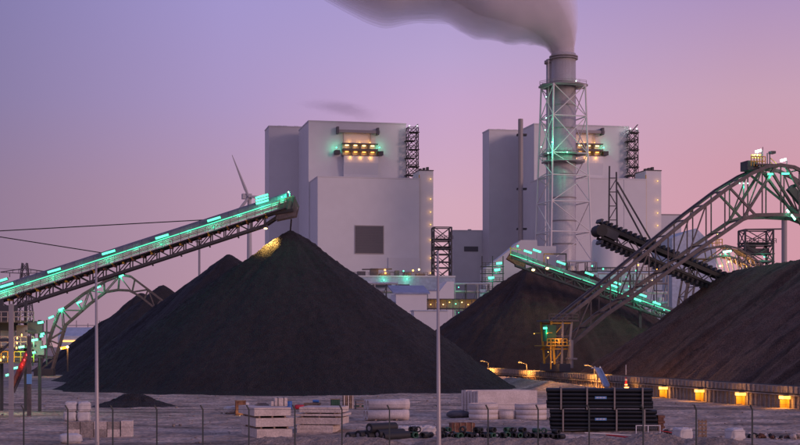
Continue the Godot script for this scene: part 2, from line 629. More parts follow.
func upright_portal(t: Node3D, f: Dictionary, outer: Array, inner: Array, half: float, step: float, chord: float, web: float, m: Material):
	var x0: float = inner[0].x
	var x1: float = inner[-1].x
	var n := int((x1 - x0) / step)
	for s in [-1.0, 1.0]:
		var z: float = s * half
		for poly in [outer, inner]:
			for i in poly.size() - 1:
				bar(t, "chord", fw(f, poly[i].x, poly[i].y, z), fw(f, poly[i + 1].x, poly[i + 1].y, z), chord, chord, m)
		for k in n + 1:
			var x := lerpf(x0, x1, float(k) / n)
			bar(t, "post", fw(f, x, y_on(outer, x), z), fw(f, x, y_on(inner, x), z), web, web, m)
			if k < n and k % 3 == 0:
				var xx := lerpf(x0, x1, float(k + 1) / n)
				var rising := k < n / 2
				bar(t, "brace", fw(f, x, y_on(inner if rising else outer, x), z), fw(f, xx, y_on(outer if rising else inner, xx), z), web, web, m)
	for k in n + 1:
		var x := lerpf(x0, x1, float(k) / n)
		for poly in [outer, inner]:
			bar(t, "cross_tie", fw(f, x, y_on(poly, x), -half), fw(f, x, y_on(poly, x), half), web, web, m)

func group_part(parent: Node, called: String, p: Vector3) -> Node3D:
	var o := Node3D.new()
	o.name = numbered(parent, called)
	o.position = wt(parent).affine_inverse() * p
	parent.add_child(o)
	return o

func railing(thing_: Node3D, a: Vector3, b: Vector3, h: float, n: int, m: Material, r := 0.05):
	var t := group_part(thing_, "railing", a)
	for k in n + 1:
		var p := a.lerp(b, float(k) / n)
		bar(t, "handrail_post", p, p + Vector3(0, h, 0), r * 2, r * 2, m)
	for y in [h * .5, h]: bar(t, "handrail", a + Vector3(0, y, 0), b + Vector3(0, y, 0), r * 2, r * 2, m)

# ---------------------------------------------------------------- power station
func boiler_house(which: String, p: Dictionary, yaw := 12.0):
	var f1 := frame(p.low_l, 680, yaw)           # lower block, nearest
	var t := thing("boiler_house", p.label, "power plant", fw(f1, 0, 0, 0), f1.yaw, "boiler houses")
	var clad: Material = mats.cladding
	var w1 := fl(f1, p.low_r)
	var h1 := fh(f1, 0, p.low_t)
	fbox(t, "lower_block", f1, 0, w1, 0, h1, -23.2, 0, clad)
	fbox(t, "parapet", f1, -.15, w1 + .15, h1, h1 + .5, -23.2, .15, mats.cladding_shade)
	var f2 := frame(p.up_l, 703, yaw)            # upper block
	var w2 := fl(f2, p.up_r)
	var h2 := fh(f2, 0, p.up_t)
	var d2 := fdepth(f2, p.side_l)
	fbox(t, "upper_block", f2, 0, w2, 0, h2, -d2, 0, clad)
	fbox(t, "parapet", f2, -.2, w2 + .2, h2, h2 + .6, -d2, .2, mats.cladding_shade)
	var f3 := frame(p.back_c, 703 + d2 * .98 + 2, yaw)   # set-back block at the left
	var w3 := fl(f3, p.side_l + 3)
	var h3 := fh(f3, 0, p.back_t)
	var d3 := fdepth(f3, p.back_l)
	fbox(t, "rear_block", f3, 0, w3, 0, h3, -d3, 0, mats.cladding_shade)
	fbox(t, "parapet", f3, -.2, w3, h3, h3 + .5, -d3, .2, mats.cladding_shade)
	for q in [.3, .45, .8]: fbox(t, "roof_vent", f3, w3 * q, w3 * q + 2.0, h3 + .5, h3 + 1.2, -6, -4, mats.dark_steel)
	# vertical lap joints of the cladding: thin proud flashings
	for q in p.joints: fbox(t, "flashing", f1, fl(f1, q) - .12, fl(f1, q) + .12, 0, h1 - .1, 0, .14, mats.cladding_shade)
	# stair tower with its column of lamps
	var f4 := frame(p.low_r, 680 + w1 * f1.s + .5, yaw)
	var w4 := fl(f4, p.stair_r)
	var h4 := fh(f4, 0, p.stair_t)
	var st := fbox(t, "stair_tower", f4, .05, w4, 0, h4, -14, -.5, clad)
	fbox(t, "stair_parapet", f4, -.1, w4 + .2, h4, h4 + .4, -14.2, -.3, mats.dark_steel)
	for q in 3: fbox(t, "roof_unit", f4, 1 + q * 1.7, 2 + q * 1.7, h4 + .4, h4 + 1.4 + .4 * q, -6, -4, mats.dark_steel)
	for y in p.stair_lamps:
		var a := fp(f4, p.stair_lx, y, .1)
		bulb(t, a, .5, "yellow_glow", AMBER, .8, Vector3(0, 0, .5))
	# lit line on the joint, its yellow light put into the strip colour
	fbox(t, "lit_joint_strip", f4, -.25, .05, 0, h4 - 2, -.3, 0.1, mats.yellow_paint)
	# steel stair lattice on the lower roof
	var f5 := frame(p.lat_l, 703 + w2 * f2.s - 4, yaw)
	var w5 := fl(f5, p.lat_r)
	lattice_tower(t, f5, w5, 5.0, h1 + .4, fh(f5, 0, p.lat_t), 6, .35, .3, mats.dark_steel, [])
	var y := h1 + 4.0
	var kk := 0
	while y < fh(f5, 0, p.lat_t):
		fbox(t, "landing", f5, -1.2 if kk % 2 == 0 else 1.0, w5 * .7 if kk % 2 == 0 else w5 + .4, y, y + .3, -4.6, .6, mats.black_steel)
		bar(t, "flight", fw(f5, .3, y, .2), fw(f5, w5 - .3, y + 3.9, .2), .8, .35, mats.black_steel)
		y += 4.1
		kk += 1
	for q in [0.1, .85]: bulb(t, fw(f5, w5 * q, fh(f5, 0, p.lat_t) + .7, 0), .5, "white_glow", Color(.9, 1, .95), 4.0)
	# hopper bay with lit louvres
	var hx0 := fl(f2, p.hop_l)
	var hx1 := fl(f2, p.hop_r)
	var ly0 := fh(f2, hx0, 156.5)
	var ly1 := fh(f2, hx0, 143.5)
	fbox(t, "top_beam", f2, fl(f2, p.hop_l - 6), fl(f2, p.hop_r + 3), fh(f2, hx0, 133), fh(f2, hx0, 130.2), .1, 2.4, mats.grey_steel)
	for q in [p.hop_l - 5, p.hop_r + 1]:
		fbox(t, "beam_bracket", f2, fl(f2, q) - .5, fl(f2, q) + .5, fh(f2, hx0, 134.5), fh(f2, hx0, 127.5), .1, 3, mats.louvre)
	for q in [p.hop_l + 1, p.hop_r - 6]:
		fbox(t, "hanger", f2, fl(f2, q) - .2, fl(f2, q) + .2, ly1, fh(f2, hx0, 131.5), .6, 1.1, mats.grey_steel)
	# funnel below the louvres: sloping out, then down
	var fun := prism([Vector2(0, 0), Vector2(0, ly0 - h1), Vector2(3.4, ly0 - h1), Vector2(3.4, (ly0 - h1) * .75), Vector2(2.3, (ly0 - h1) * .32), Vector2(2.3, 0)], hx1 - hx0)
	add(t, "hopper", fun, clad, Transform3D(Basis(Vector3.UP, f2.yaw) * Basis(Vector3(0, 0, 1), Vector3(0, 1, 0), Vector3(-1, 0, 0)), fw(f2, hx0 + .4, h1, .05)))
	fbox(t, "louvre_back", f2, hx0, hx1, ly0, ly1, .05, .9, mats.grey_steel)
	var bays := 4
	for r in 2:
		var yb := lerpf(ly0, ly1, .06 + .5 * r)
		var yt := lerpf(ly0, ly1, .40 + .5 * r)
		fbox(t, "louvre_rail", f2, hx0 - .4, hx1 + .4, yt, yt + .6, .9, 3.4, mats.portal_steel)
		fbox(t, "louvre_rail", f2, hx0 - .4, hx1 + .4, yb - .4, yb, .9, 3.4, mats.portal_steel)
		for b in bays:
			var xa := lerpf(hx0, hx1, (b + .12) / bays)
			var xb := lerpf(hx0, hx1, (b + .88) / bays)
			var xc := (xa + xb) / 2
			if b: fbox(t, "mullion", f2, lerpf(hx0, hx1, float(b) / bays) - .2, lerpf(hx0, hx1, float(b) / bays) + .2, yb, yt, .9, 3.3, mats.portal_steel)
			fbox(t, "lamp", f2, xc - .8, xc + .8, yt - .6, yt - .2, 1.6, 2.2, mats.warm_glow if r else mats.amber_glow)
			omni(t, fw(f2, xc, yt - 1.2, 2.4), AMBER, 2.4, .5)
	for b in [.2, .5, .8]:  # added glowing boxes and lights that brighten the wall round the louvres
		var ex := lerpf(hx0, hx1, b)
		fbox(t, "added_lamp_box", f2, ex - .35, ex + .35, ly1 + .45, ly1 + .6, 1.5, 1.8, mats.amber_glow)
		fbox(t, "added_lamp_box", f2, ex - .35, ex + .35, ly0 - .5, ly0 - .35, 3.5, 3.8, mats.amber_glow)
		omni(t, fw(f2, ex, ly1 + .9, 2.0), AMBER, 3.6, .4)
		omni(t, fw(f2, ex, ly0 - .8, 4.4), AMBER, 3.0, .4)
	for q in [p.hop_l - 5.5, p.hop_r + 3.5]:
		fbox(t, "service_box", f2, fl(f2, q) - 1.2, fl(f2, q) + 1.2, fh(f2, hx0, 155), fh(f2, hx0, 151), .1, 3.5, mats.dark_steel)
		bulb(t, fp(f2, q, 147.5, 2.0), .8, "teal_glow", TEAL, 9.0, Vector3(0, 0, .5))
	if p.has("vent"):
		var v: Array = p.vent
		var va := fl(f1, v[0])
		var vb := fl(f1, v[1])
		fbox(t, "vent_frame", f1, va - .4, vb + .4, fh(f1, va, v[3]) - .4, fh(f1, va, v[2]) + .4, 0, .25, mats.grey_steel)
		for k in 16:
			var ya := lerpf(fh(f1, va, v[3]), fh(f1, va, v[2]), k / 16.0)
			fbox(t, "vent_slat", f1, va, vb, ya + .06, ya + .76, .2, .42, mats.louvre)
		fbox(t, "side_panel", f1, fl(f1, 388), w1, fh(f1, w1, 272), fh(f1, w1, 258), .02, .5, mats.cladding_shade)
	return {"f1": f1, "w1": w1, "h1": h1}

func chimney():
	var d := 640.0
	var c := at(563, 345, d)
	c.y = 0
	var s := d / FOCAL
	var t := thing("smoke_stack", "tall grey twin-flue chimney in white lattice frame between the boiler houses", "chimney", c)
	var top := at(0, 54, d).y
	var m: Material = mats.stack_steel
	var r := 12.2 * s
	add(t, "main_flue", lathe([Vector2(r * 1.12, 0), Vector2(r * 1.12, 28), Vector2(r, 30), Vector2(r, top), Vector2(r - .5, top), Vector2(r - .5, top - 5), Vector2(0, top - 5)], 48), m, Transform3D(Basis(), c + Vector3(.2, 0, 0)))
	var r2 := 6.4 * s
	var c2 := c + Vector3(-9.6 * s, 0, -4.2)
	add(t, "side_flue", lathe([Vector2(r2, 0), Vector2(r2, top - 1.6), Vector2(r2 - .3, top - 1.6), Vector2(r2 - .3, top - 5), Vector2(0, top - 5)], 32), m, Transform3D(Basis(), c2))
	for k in 2:
		var y := top - 2.4 + k * .9
		add(t, "collar", lathe([Vector2(r, 0), Vector2(r + .9, 0), Vector2(r + .9, .45), Vector2(r, .45)], 40), mats.grey_steel, Transform3D(Basis(), c + Vector3(.2, y, 0)))
	add(t, "collar", lathe([Vector2(r2, 0), Vector2(r2 + .8, 0), Vector2(r2 + .8, 1.2), Vector2(r2, 1.2)], 32), mats.grey_steel, Transform3D(Basis(), c2 + Vector3(0, top - 3.4, 0)))
	# flue seams
	for k in 9:
		var y := 40.0 + k * 9.9
		add(t, "seam_ring", lathe([Vector2(r - .05, 0), Vector2(r + .16, .05), Vector2(r + .16, .6), Vector2(r - .05, .65)], 40), mats.grey_steel, Transform3D(Basis(), c + Vector3(.2, y, 0)))
	# lattice frame: four legs on a square turned by 28 degrees
	var lv := []
	for py in [262, 233, 203, 177, 155, 118, 87]: lv.append(at(0, py, d).y)
	var ang := deg_to_rad(29)
	var corner := func(i: int, y: float) -> Vector3:
		var u := clampf((y - lv[0]) / (lv[6] - lv[0]), -.5, 1)
		var rad := lerpf(29.0, 22.5, u) * s * 1.06
		var a := ang + PI / 2 * i
		return c + Vector3(cos(a) * rad, y, sin(a) * rad)
	var ws: Material = mats.white_steel
	for i in 4:
		var levels := [0.0] + lv
		for k in levels.size() - 1:
			rod(t, "frame_leg", corner.call(i, levels[k]), corner.call(i, levels[k + 1]), .38, ws)
			rod(t, "frame_beam", corner.call(i, levels[k + 1]), corner.call((i + 1) % 4, levels[k + 1]), .27, ws)
			if k % 2 == 0 or k > 4: rod(t, "frame_brace", corner.call(i, levels[k]), corner.call((i + 1) % 4, levels[k + 1]), .2, ws)
			if k % 2 == 1 or k > 4: rod(t, "frame_brace", corner.call((i + 1) % 4, levels[k]), corner.call(i, levels[k + 1]), .2, ws)
	# platforms
	for e in [[lv[6], 25.0, .7], [lv[4], 22.0, .6], [lv[4] - 3.4, 22.0, .6]]:
		add(t, "platform", lathe([Vector2(r + .3, 0), Vector2(e[1] * s, 0), Vector2(e[1] * s, e[2]), Vector2(r + .3, e[2])], 8, true), mats.grey_steel, Transform3D(Basis(Vector3.UP, ang), c + Vector3(0, e[0], 0)))
		for i in 8:
			var a := TAU * i / 8 + ang
			var b := TAU * (i + 1) / 8 + ang
			var R: float = e[1] * s
			railing(t, c + Vector3(cos(a) * R, e[0] + e[2], sin(a) * R), c + Vector3(cos(b) * R, e[0] + e[2], sin(b) * R), 1.2, 2, mats.grey_steel, .07)
	for q in [[546, 97], [546, 118], [545, 130], [541, 147], [552, 142], [548, 153], [567, 152]]:
		bulb(t, at(q[0], q[1], d - 13), .6, "white_teal_glow", TEAL, 14.0 if q[1] > 140 else 6.0, Vector3(.3, 0, -.9))
	bulb(t, at(576, 81, d - 8), .5, "white_glow", Color(.8, 1, .9), 4.0)
	# ladder with cage on the left side
	for q in [-.35, .35]: bar(t, "ladder_rail", at(548.5 + q, 262, d - 4), at(548.5 + q, 60, d - 4), .12, .12, ws)

func smoke():
	var d := 640.0
	var s := d / FOCAL
	var t := Node3D.new()
	t.name = "smoke_plume"
	t.position = at(563, 56, d)
	tag(t, "thick grey and pink smoke drifting left from the chimney top", "smoke", "", "stuff")
	add_child(t)
	# lofted layers, one inside the other, each a thin veil of the smoke: the middle is thick, the rim is soft
	var path := [[563, 56.5, 11.0], [562.5, 50, 12.0], [561, 42, 15.0], [557, 32, 20.5], [549, 20, 28.0], [537, 9, 34.0], [519, 0, 38.0], [498, -9, 41.0], [473, -19, 41.0], [447, -29, 41.0], [420, -31, 41.0], [394, -28, 40.0], [366, -34, 36.0], [330, -52, 34.0], [290, -72, 30.0]]
	var cv := Curve3D.new()
	var rad := PackedFloat32Array()
	for k in path.size():
		var tan_ := Vector3.ZERO
		if k > 0 and k < path.size() - 1: tan_ = (at(path[k + 1][0], path[k + 1][1], d) - at(path[k - 1][0], path[k - 1][1], d)) / 6.0
		cv.add_point(at(path[k][0], path[k][1], d), -tan_, tan_)
		rad.append(path[k][2] * s)
	var vn := FastNoiseLite.new()
	vn.seed = 31
	vn.frequency = .045
	vn.fractal_octaves = 3
	var U := 44
	var V := 90
	var layers := 19
	for q in layers:
		var f := float(q) / (layers - 1)
		var v := PackedVector3Array()
		var idx := PackedInt32Array()
		for a in V + 1:
			var tt := float(a) / V * (path.size() - 1)
			var k := mini(int(tt), path.size() - 2)
			var c := cv.sample(k, tt - k)
			var ta := clampf(tt - 2.2, 0, path.size() - 1.01)
			var tb := clampf(tt + 2.2, 0, path.size() - 1.01)
			var dir := (cv.sample(int(tb), tb - int(tb)) - cv.sample(int(ta), ta - int(ta))).normalized()
			var side := dir.cross(Vector3(0, 0, 1)).normalized()
			var R := lerpf(rad[k], rad[k + 1], tt - k)
			var grow := smoothstep(.5, 4.0, tt)
			for b in U:
				var w := TAU * b / U
				var o := side * cos(w) + Vector3(0, 0, 1) * sin(w)
				# long billows drawn out along the flow
				var n := vn.get_noise_3d(o.x * 14 + tt * 2.2, o.y * 14 - tt * 1.1, o.z * 14 + q * 1.1)
				var n2 := vn.get_noise_3d(o.x * 40 + tt * 5.0, o.y * 40, o.z * 40 + q * 1.9 + 50)
				var k2 := lerpf(lerpf(.86, 1.03, f), lerpf(.3, 1.22, pow(f, .9)), grow) * (1.0 + grow * (.22 * n + .10 * n2))
				v.append(c + o * R * k2)
		for a in V:
			for b in U:
				var p := a * U + b
				var p2 := a * U + (b + 1) % U
				idx.append_array([p, p + U, p2, p2, p + U, p2 + U])
		add(t, "smoke_layer", tri_mesh(v, idx), mats.smoke)
	# a faint wisp of steam over the left boiler house roof
	var w := Node3D.new()
	w.name = "steam_wisp"
	w.position = at(350, 116, 735)
	tag(w, "faint grey steam wisp above the left boiler house roof", "steam", "", "stuff")
	add_child(w)
	var m := FogMaterial.new()
	m.albedo = Color(.75, .70, .74)
	m.density = .0045
	var sr := RandomNumberGenerator.new()
	sr.seed = 3
	for i in 22:
		var u := i / 21.0
		var e := [lerpf(366, 322, u) + sr.randf_range(-3, 3), lerpf(117, 104, pow(u, .6)) + sr.randf_range(-2.2, 2.2), lerpf(8, 15, u) * sr.randf_range(.7, 1.2), lerpf(6, 5, u) * sr.randf_range(.7, 1.3)]
		var fog := FogVolume.new()
		fog.name = numbered(w, "steam_puff")
		fog.shape = RenderingServer.FOG_VOLUME_SHAPE_ELLIPSOID
		fog.size = Vector3(e[2] * 1.6, e[3] * 1.0, 8)
		fog.material = m
		fog.position = at(e[0], e[1], 735) - w.position
		w.add_child(fog)

func plant_buildings():
	# low block between the boiler houses
	var f := frame(453, 742, 4)
	var t := thing("pump_house", "plain grey low block with one dark slot window between the boiler houses", "building", fw(f, 0, 0, 0), f.yaw)
	fbox(t, "wall", f, 0, fl(f, 490), 0, fh(f, 0, 231), -18, 0, mats.cladding)
	fbox(t, "parapet", f, -.2, fl(f, 490), fh(f, 0, 231), fh(f, 0, 230), -18, .2, mats.cladding_shade)
	fbox(t, "slot_window", f, fl(f, 464), fl(f, 478), fh(f, 8, 251.5), fh(f, 8, 246.5), 0, .3, mats.louvre)
	fbox(t, "plinth", f, -.3, fl(f, 490), 0, fh(f, 0, 281), 0, .6, mats.cladding_shade)
	fbox(t, "roof_vent", f, 8, 9.6, fh(f, 0, 230), fh(f, 0, 228.5), -6, -4, mats.grey_steel)
	# thin exhaust pipe
	t = thing("exhaust_pipe", "slim pale vertical exhaust pipe beside the right boiler house", "pipe", at(520.5, 345, 690) * Vector3(1, 0, 1))
	var b := at(520.5, 345, 690)
	rod(t, "pipe", Vector3(b.x, 0, b.z), at(520.5, 119, 690), 1.15, mats.grey_steel)
	for y in [135, 189, 229]: box(t, "bracket", at(521.5, y, 692), Vector3(4.6, .7, 4.0), mats.dark_steel)
	# block at the right of the right boiler house
	f = frame(661, 760, 6)
	t = thing("switch_house", "low grey block right of the right boiler house behind the reclaimer", "building", fw(f, 0, 0, 0), f.yaw)
	fbox(t, "wall", f, 0, fl(f, 681), 0, fh(f, 0, 215), -20, 0, mats.cladding_shade)
	fbox(t, "roof_edge", f, -.2, fl(f, 681) + .2, fh(f, 0, 215), fh(f, 0, 214), -20, .2, mats.grey_steel)
	f = frame(672, 600, 6)
	t = thing("blue_shed", "blue-grey shed with pitched roof seen through the reclaimer legs", "building", fw(f, 0, 0, 0), f.yaw)
	var w := fl(f, 716)
	var e := fh(f, 0, 243)
	add(t, "wall", prism([Vector2(0, 0), Vector2(w, 0), Vector2(w, e - 2), Vector2(w * .55, e + 6), Vector2(0, e + 2)], 30), mats.blue_cladding, Transform3D(Basis(Vector3.UP, f.yaw), fw(f, 0, 0, 0)))
	# long blue annex in front of the left boiler house
	f = frame(338, 600, 5)
	t = thing("blue_annex", "long pale blue annex below the left boiler house, lamps along its roof", "building", fw(f, 0, 0, 0), f.yaw)
	var w0 := fl(f, 455)
	var h0 := fh(f, 0, 277)
	fbox(t, "wall", f, 0, w0, 0, h0, -25, 0, mats.blue_cladding)
	fbox(t, "roof_edge", f, -.2, w0 + .2, h0, h0 + .7, -25, .25, mats.cladding_shade)
	for q in [[358, 366, 271], [371, 379, 268], [380, 391, 273], [396, 400, 270], [405, 412, 272], [417, 426, 273], [430, 436, 274]]:
		fbox(t, "roof_unit", f, fl(f, q[0]), fl(f, q[1]), h0 + .6, fh(f, 20, q[2]), -8, -3, mats.louvre)
	railing(t, fw(f, fl(f, 352), h0 + .6, -1), fw(f, fl(f, 428), h0 + .6, -1), 1.4, 18, mats.dark_steel, .08)
	bar(t, "roof_pipe", fp(f, 362, 269.5, -3), fp(f, 392, 269, -3), .5, .5, mats.dark_steel)
	for q in [[385, 270, "amber_glow"], [413, 270.5, "amber_glow"], [419, 269.5, "warm_glow"], [385.5, 273, "amber_glow"]]:
		bulb(t, fp(f, q[0], q[1], -1.5), .8, q[2], AMBER, 9.0)
	for q in [[403.5, 271], [407, 279], [384, 280]]: bulb(t, fp(f, q[0], q[1], .8), .6, "teal_glow", TEAL, 5.0)
	for q in [[372, 391], [396, 409]]:
		fbox(t, "canopy", f, fl(f, q[0]), fl(f, q[1]), fh(f, 10, 286), fh(f, 10, 284.5), 0, 3, mats.dark_steel)
	# shed with blue roof
	f = frame(396, 520, 8)
	t = thing("flat_roof_shed", "pale shed with slanting blue roof in front of the annex", "building", fw(f, 0, 0, 0), f.yaw)
	var ws := fl(f, 427)
	var hw := fh(f, 0, 294)
	fbox(t, "wall", f, 0, ws, 0, hw, -14, 0, mats.cladding)
	add(t, "roof", prism([Vector2(.5, 0), Vector2(.5, .5), Vector2(-14.5, 3.6), Vector2(-14.5, 3.1)], ws + 2), mats.blue_roof, Transform3D(Basis(Vector3.UP, f.yaw) * Basis(Vector3(0, 0, 1), Vector3(0, 1, 0), Vector3(-1, 0, 0)), fw(f, -1, hw, 0)))
	fbox(t, "side_lean_to", f, -3.2, -.02, 0, hw - 2.6, -12, -1, mats.blue_cladding)
	for q in [.2, .5, .8]: fbox(t, "door", f, ws * q - 1.2, ws * q + 1.2, 0, 3.4, 0, .12, mats.louvre)
	f = frame(428, 530, 8)
	t = thing("wedge_shed", "pale blue shed with steep sloping side behind the near light pole", "building", fw(f, 0, 0, 0), f.yaw)
	w = fl(f, 454)
	var hh := fh(f, 0, 291)
	add(t, "wall", prism([Vector2(0, 0), Vector2(w, 0), Vector2(w, hh + 3.4), Vector2(w - 2.5, hh + 3.4), Vector2(w * .45, hh), Vector2(0, hh)], 16), mats.cladding, Transform3D(Basis(Vector3.UP, f.yaw), fw(f, 0, 0, 0)))
	fbox(t, "roof", f, -.3, w * .45, hh, hh + .4, -16, .3, mats.blue_roof)
	# lamp-lit gallery
	f = frame(428, 470, 6)
	t = thing("lit_gallery", "low dark gallery with a row of warm lamps beyond the front heap", "conveyor", fw(f, 0, 0, 0), f.yaw)
	var wg := fl(f, 478)
	var ya := fh(f, 0, 308)
	var yb := fh(f, 0, 299.5)
	fbox(t, "deck", f, 0, wg, ya - .4, ya, -3, 0, mats.dark_steel)
	fbox(t, "roof", f, 0, wg, yb, yb + .3, -3, 0, mats.dark_steel)
	fbox(t, "back_wall", f, 0, wg, ya, yb, -3, -2.7, mats.louvre)
	for k in 9: fbox(t, "post", f, wg * k / 8.0 - .1, wg * k / 8.0 + .1, 0, yb, -.3, -.1, mats.dark_steel)
	for k in 8:
		var q := wg * (k + .5) / 8
		if k == 4: bulb(t, fw(f, q, (ya + yb) / 2, -1), .4, "teal_glow", TEAL, 3.0)
		else: bulb(t, fw(f, q, (ya + yb) / 2 + (.5 if k % 2 else -.2), -1), .36, "warm_glow" if k % 3 else "amber_glow", AMBER, 3.0)
	f = frame(414, 450, 6)
	t = thing("white_tank_house", "low pale building peeping out between the front and middle heaps", "building", fw(f, 0, 0, 0), f.yaw)
	fbox(t, "wall", f, 0, fl(f, 447), 0, fh(f, 0, 311), -8, 0, mats.cladding)
	fbox(t, "roof", f, -.3, fl(f, 447) + .3, fh(f, 0, 311), fh(f, 0, 310), -8.3, .3, mats.blue_cladding)
	# steel tower left of the low block
	f = frame(434, 610, 6)
	t = thing("steel_tower", "dark open steel stair tower standing before the grey low block", "tower", fw(f, 0, 0, 0), f.yaw)
	lattice_tower(t, f, fl(f, 451.5), 7, 0, fh(f, 0, 227), 10, .65, .4, mats.dark_steel, [fh(f, 0, 239), fh(f, 0, 249), fh(f, 0, 262)])
	fbox(t, "machine_room", f, .6, fl(f, 451.5) - .6, fh(f, 0, 249) + .25, fh(f, 0, 246), -6, -1, mats.black_steel)
	railing(t, fp(f, 432.5, 239, .5), fp(f, 453, 239, .5), 1.3, 5, mats.dark_steel, .1)
	# transfer house with sloping gallery, behind the middle heap
	f = frame(486, 600, 3)
	t = thing("transfer_house", "grey transfer house with sloping left roof at the chimney foot", "building", fw(f, 0, 0, 0), f.yaw)
	var pts := []
	for q in [[486, 345], [486, 268], [512, 248], [521, 240], [537, 240], [537.2, 246], [556, 246.2], [556, 345]]:
		var lx := fl(f, q[0])
		pts.append(Vector2(lx, maxf(0.0, fh(f, lx, q[1]) if q[1] < 345 else 0.0)))
	add(t, "wall", prism(pts, 22), mats.cladding_shade, Transform3D(Basis(Vector3.UP, f.yaw), fw(f, 0, 0, 0)))
	# decks with teal lamps
	f = frame(482, 585, 3)
	t = thing("steel_decks", "open steel decks with teal lamps left of the transfer house", "platform", fw(f, 0, 0, 0), f.yaw)
	var wd := fl(f, 503)
	for c in [0.0, wd * .5, wd]: bar(t, "post", fw(f, c, 0, 0), fw(f, c, fh(f, 0, 256), 0), .4, .4, mats.dark_steel)
	for y in [266, 273, 281, 290]:
		fbox(t, "deck", f, -.4, wd + .4, fh(f, 0, y) - .3, fh(f, 0, y), -3, .4, mats.dark_steel)
		railing(t, fp(f, 482, y, .3), fp(f, 503, y, .3), 1.3, 6, mats.dark_steel, .08)
	for q in [[499, 263.5], [497, 270], [491, 278]]:
		tube_lamp(t, fp(f, q[0] - 3, q[1], .3), fp(f, q[0] + 3, q[1] - .6, .3), .45, 7.0, "teal_glow", TEAL, Vector3(0, -.8, 1))
	# plant behind the reclaimer leg: pale wall, pipework, silo
	f = frame(588, 560, 4)
	t = thing("conveyor_house", "pale blue building with teal lamps below the scraper boom", "building", fw(f, 0, 0, 0), f.yaw)
	var wc := fl(f, 662)
	fbox(t, "wall", f, 0, wc, 0, fh(f, 0, 272), -14, 0, mats.blue_cladding)
	fbox(t, "roof_edge", f, -.3, wc + .3, fh(f, 0, 272), fh(f, 0, 270.6), -14, .3, mats.dark_steel)
	railing(t, fp(f, 588, 271, .2), fp(f, 660, 271, .2), 1.4, 16, mats.dark_steel, .08)
	for y in [281, 291]: fbox(t, "pipe_run", f, 0, wc, fh(f, 0, y) - .35, fh(f, 0, y) + .35, .1, .8, mats.louvre)
	for q in [[592, 266], [603, 269], [615, 278], [636, 270.5], [640, 285]]: bulb(t, fp(f, q[0], q[1], 1.4), .7, "teal_glow", TEAL, 1.4)
	for q in [[638, 265], [657, 269], [648, 279]]: bulb(t, fp(f, q[0], q[1], 1.4), .7, "amber_glow", AMBER, 1.4)
	t = thing("storage_silo", "grey round silo with ringed wall behind the scraper boom tip", "silo", at(607, 345, 590) * Vector3(1, 0, 1))
	var cs := at(607, 345, 590) * Vector3(1, 0, 1)
	var hs := at(0, 240, 590).y
	add(t, "shell", lathe([Vector2(6.0, 0), Vector2(6.0, hs - 1), Vector2(5.6, hs), Vector2(0, hs)], 36), mats.cladding_shade, Transform3D(Basis(), cs))
	for k in 6: add(t, "ring", lathe([Vector2(5.9, 0), Vector2(6.2, .05), Vector2(6.2, .3), Vector2(5.9, .35)], 36), mats.louvre, Transform3D(Basis(), cs + Vector3(0, 12 + k * 5, 0)))
	# pipe racks with vessels and many small lamps
	var rr := RandomNumberGenerator.new()
	rr.seed = 9
	for rk in [[455, 489, 284, 560.0, "crowded pipe rack with small lamps left of the middle heap"], [560, 596, 262, 585.0, "pipe rack with vessels at the chimney foot behind the second stacker"], [598, 668, 274, 540.0, "long pipe rack with teal and warm lamps below the scraper boom"], [352, 398, 284, 570.0, "low pipe rack with small lamps on the annex's left front"]]:
		var fr := frame(rk[0], rk[3], 4)
		t = thing("pipe_rack", rk[4], "pipe rack", fw(fr, 0, 0, 0), fr.yaw, "pipe racks of the plant")
		var wr := fl(fr, rk[1])
		var top := fh(fr, 0, rk[2])
		var nb := int(wr / 4.5) + 1
		for k in nb + 1:
			for zz in [0.0, -4.0]: fbox(t, "column", fr, wr * k / nb - .18, wr * k / nb + .18, 0, top, zz - .18, zz + .18, mats.dark_steel if k % 2 else mats.grey_steel)
		for lv in 6:
			var yy := top * (.45 + .55 * lv / 5.0)
			fbox(t, "beam", fr, 0, wr, yy - .16, yy + .16, -.1, .15, mats.grey_steel if lv % 2 else mats.louvre)
			var pr := rr.randf_range(.2, .5)
			rod(t, "pipe", fw(fr, 0, yy + pr + .16, -1.2), fw(fr, wr, yy + pr + .16, -1.2), pr, [mats.cladding, mats.galvanised, mats.blue_cladding][lv % 3])
		for k in nb:
			var xx := wr * (k + .5) / nb
			var yy := top * rr.randf_range(.5, .85)
			if rr.randf() < .6: rod(t, "vessel", fw(fr, xx, yy, -2.4), fw(fr, xx, yy + rr.randf_range(3, 6), -2.4), rr.randf_range(.8, 1.5), mats.cladding)
			else: fbox(t, "cabinet", fr, xx - 1.2, xx + 1.2, yy, yy + rr.randf_range(2, 4), -3, -.5, mats.blue_cladding)
			bar(t, "brace", fw(fr, wr * k / nb, top * .45, .1), fw(fr, wr * (k + 1) / nb, top, .1), .16, .16, mats.dark_steel)
		for k in nb + 2:
			var pp := fw(fr, rr.randf_range(.03, .97) * wr, top * rr.randf_range(.5, .98), .5)
			if rr.randf() < .62: bulb(t, pp, rr.randf_range(.4, .75), "teal_glow", TEAL, 3.0, Vector3(0, -.3, .5))
			else: bulb(t, pp, rr.randf_range(.4, .7), "warm_glow", AMBER, 3.0, Vector3(0, -.3, .5))
	# far building at the left
	f = frame(58, 520, 5)
	t = thing("warehouse", "low pale blue warehouse with orange-lit strip beyond the heaps at left", "building", fw(f, 0, 0, 0), f.yaw)
	var wl := fl(f, 128)
	var rp := prism([Vector2(0, 0), Vector2(0, fh(f, 0, 336)), Vector2(-9, fh(f, 0, 327)), Vector2(-18, fh(f, 0, 336)), Vector2(-18, 0)], wl)
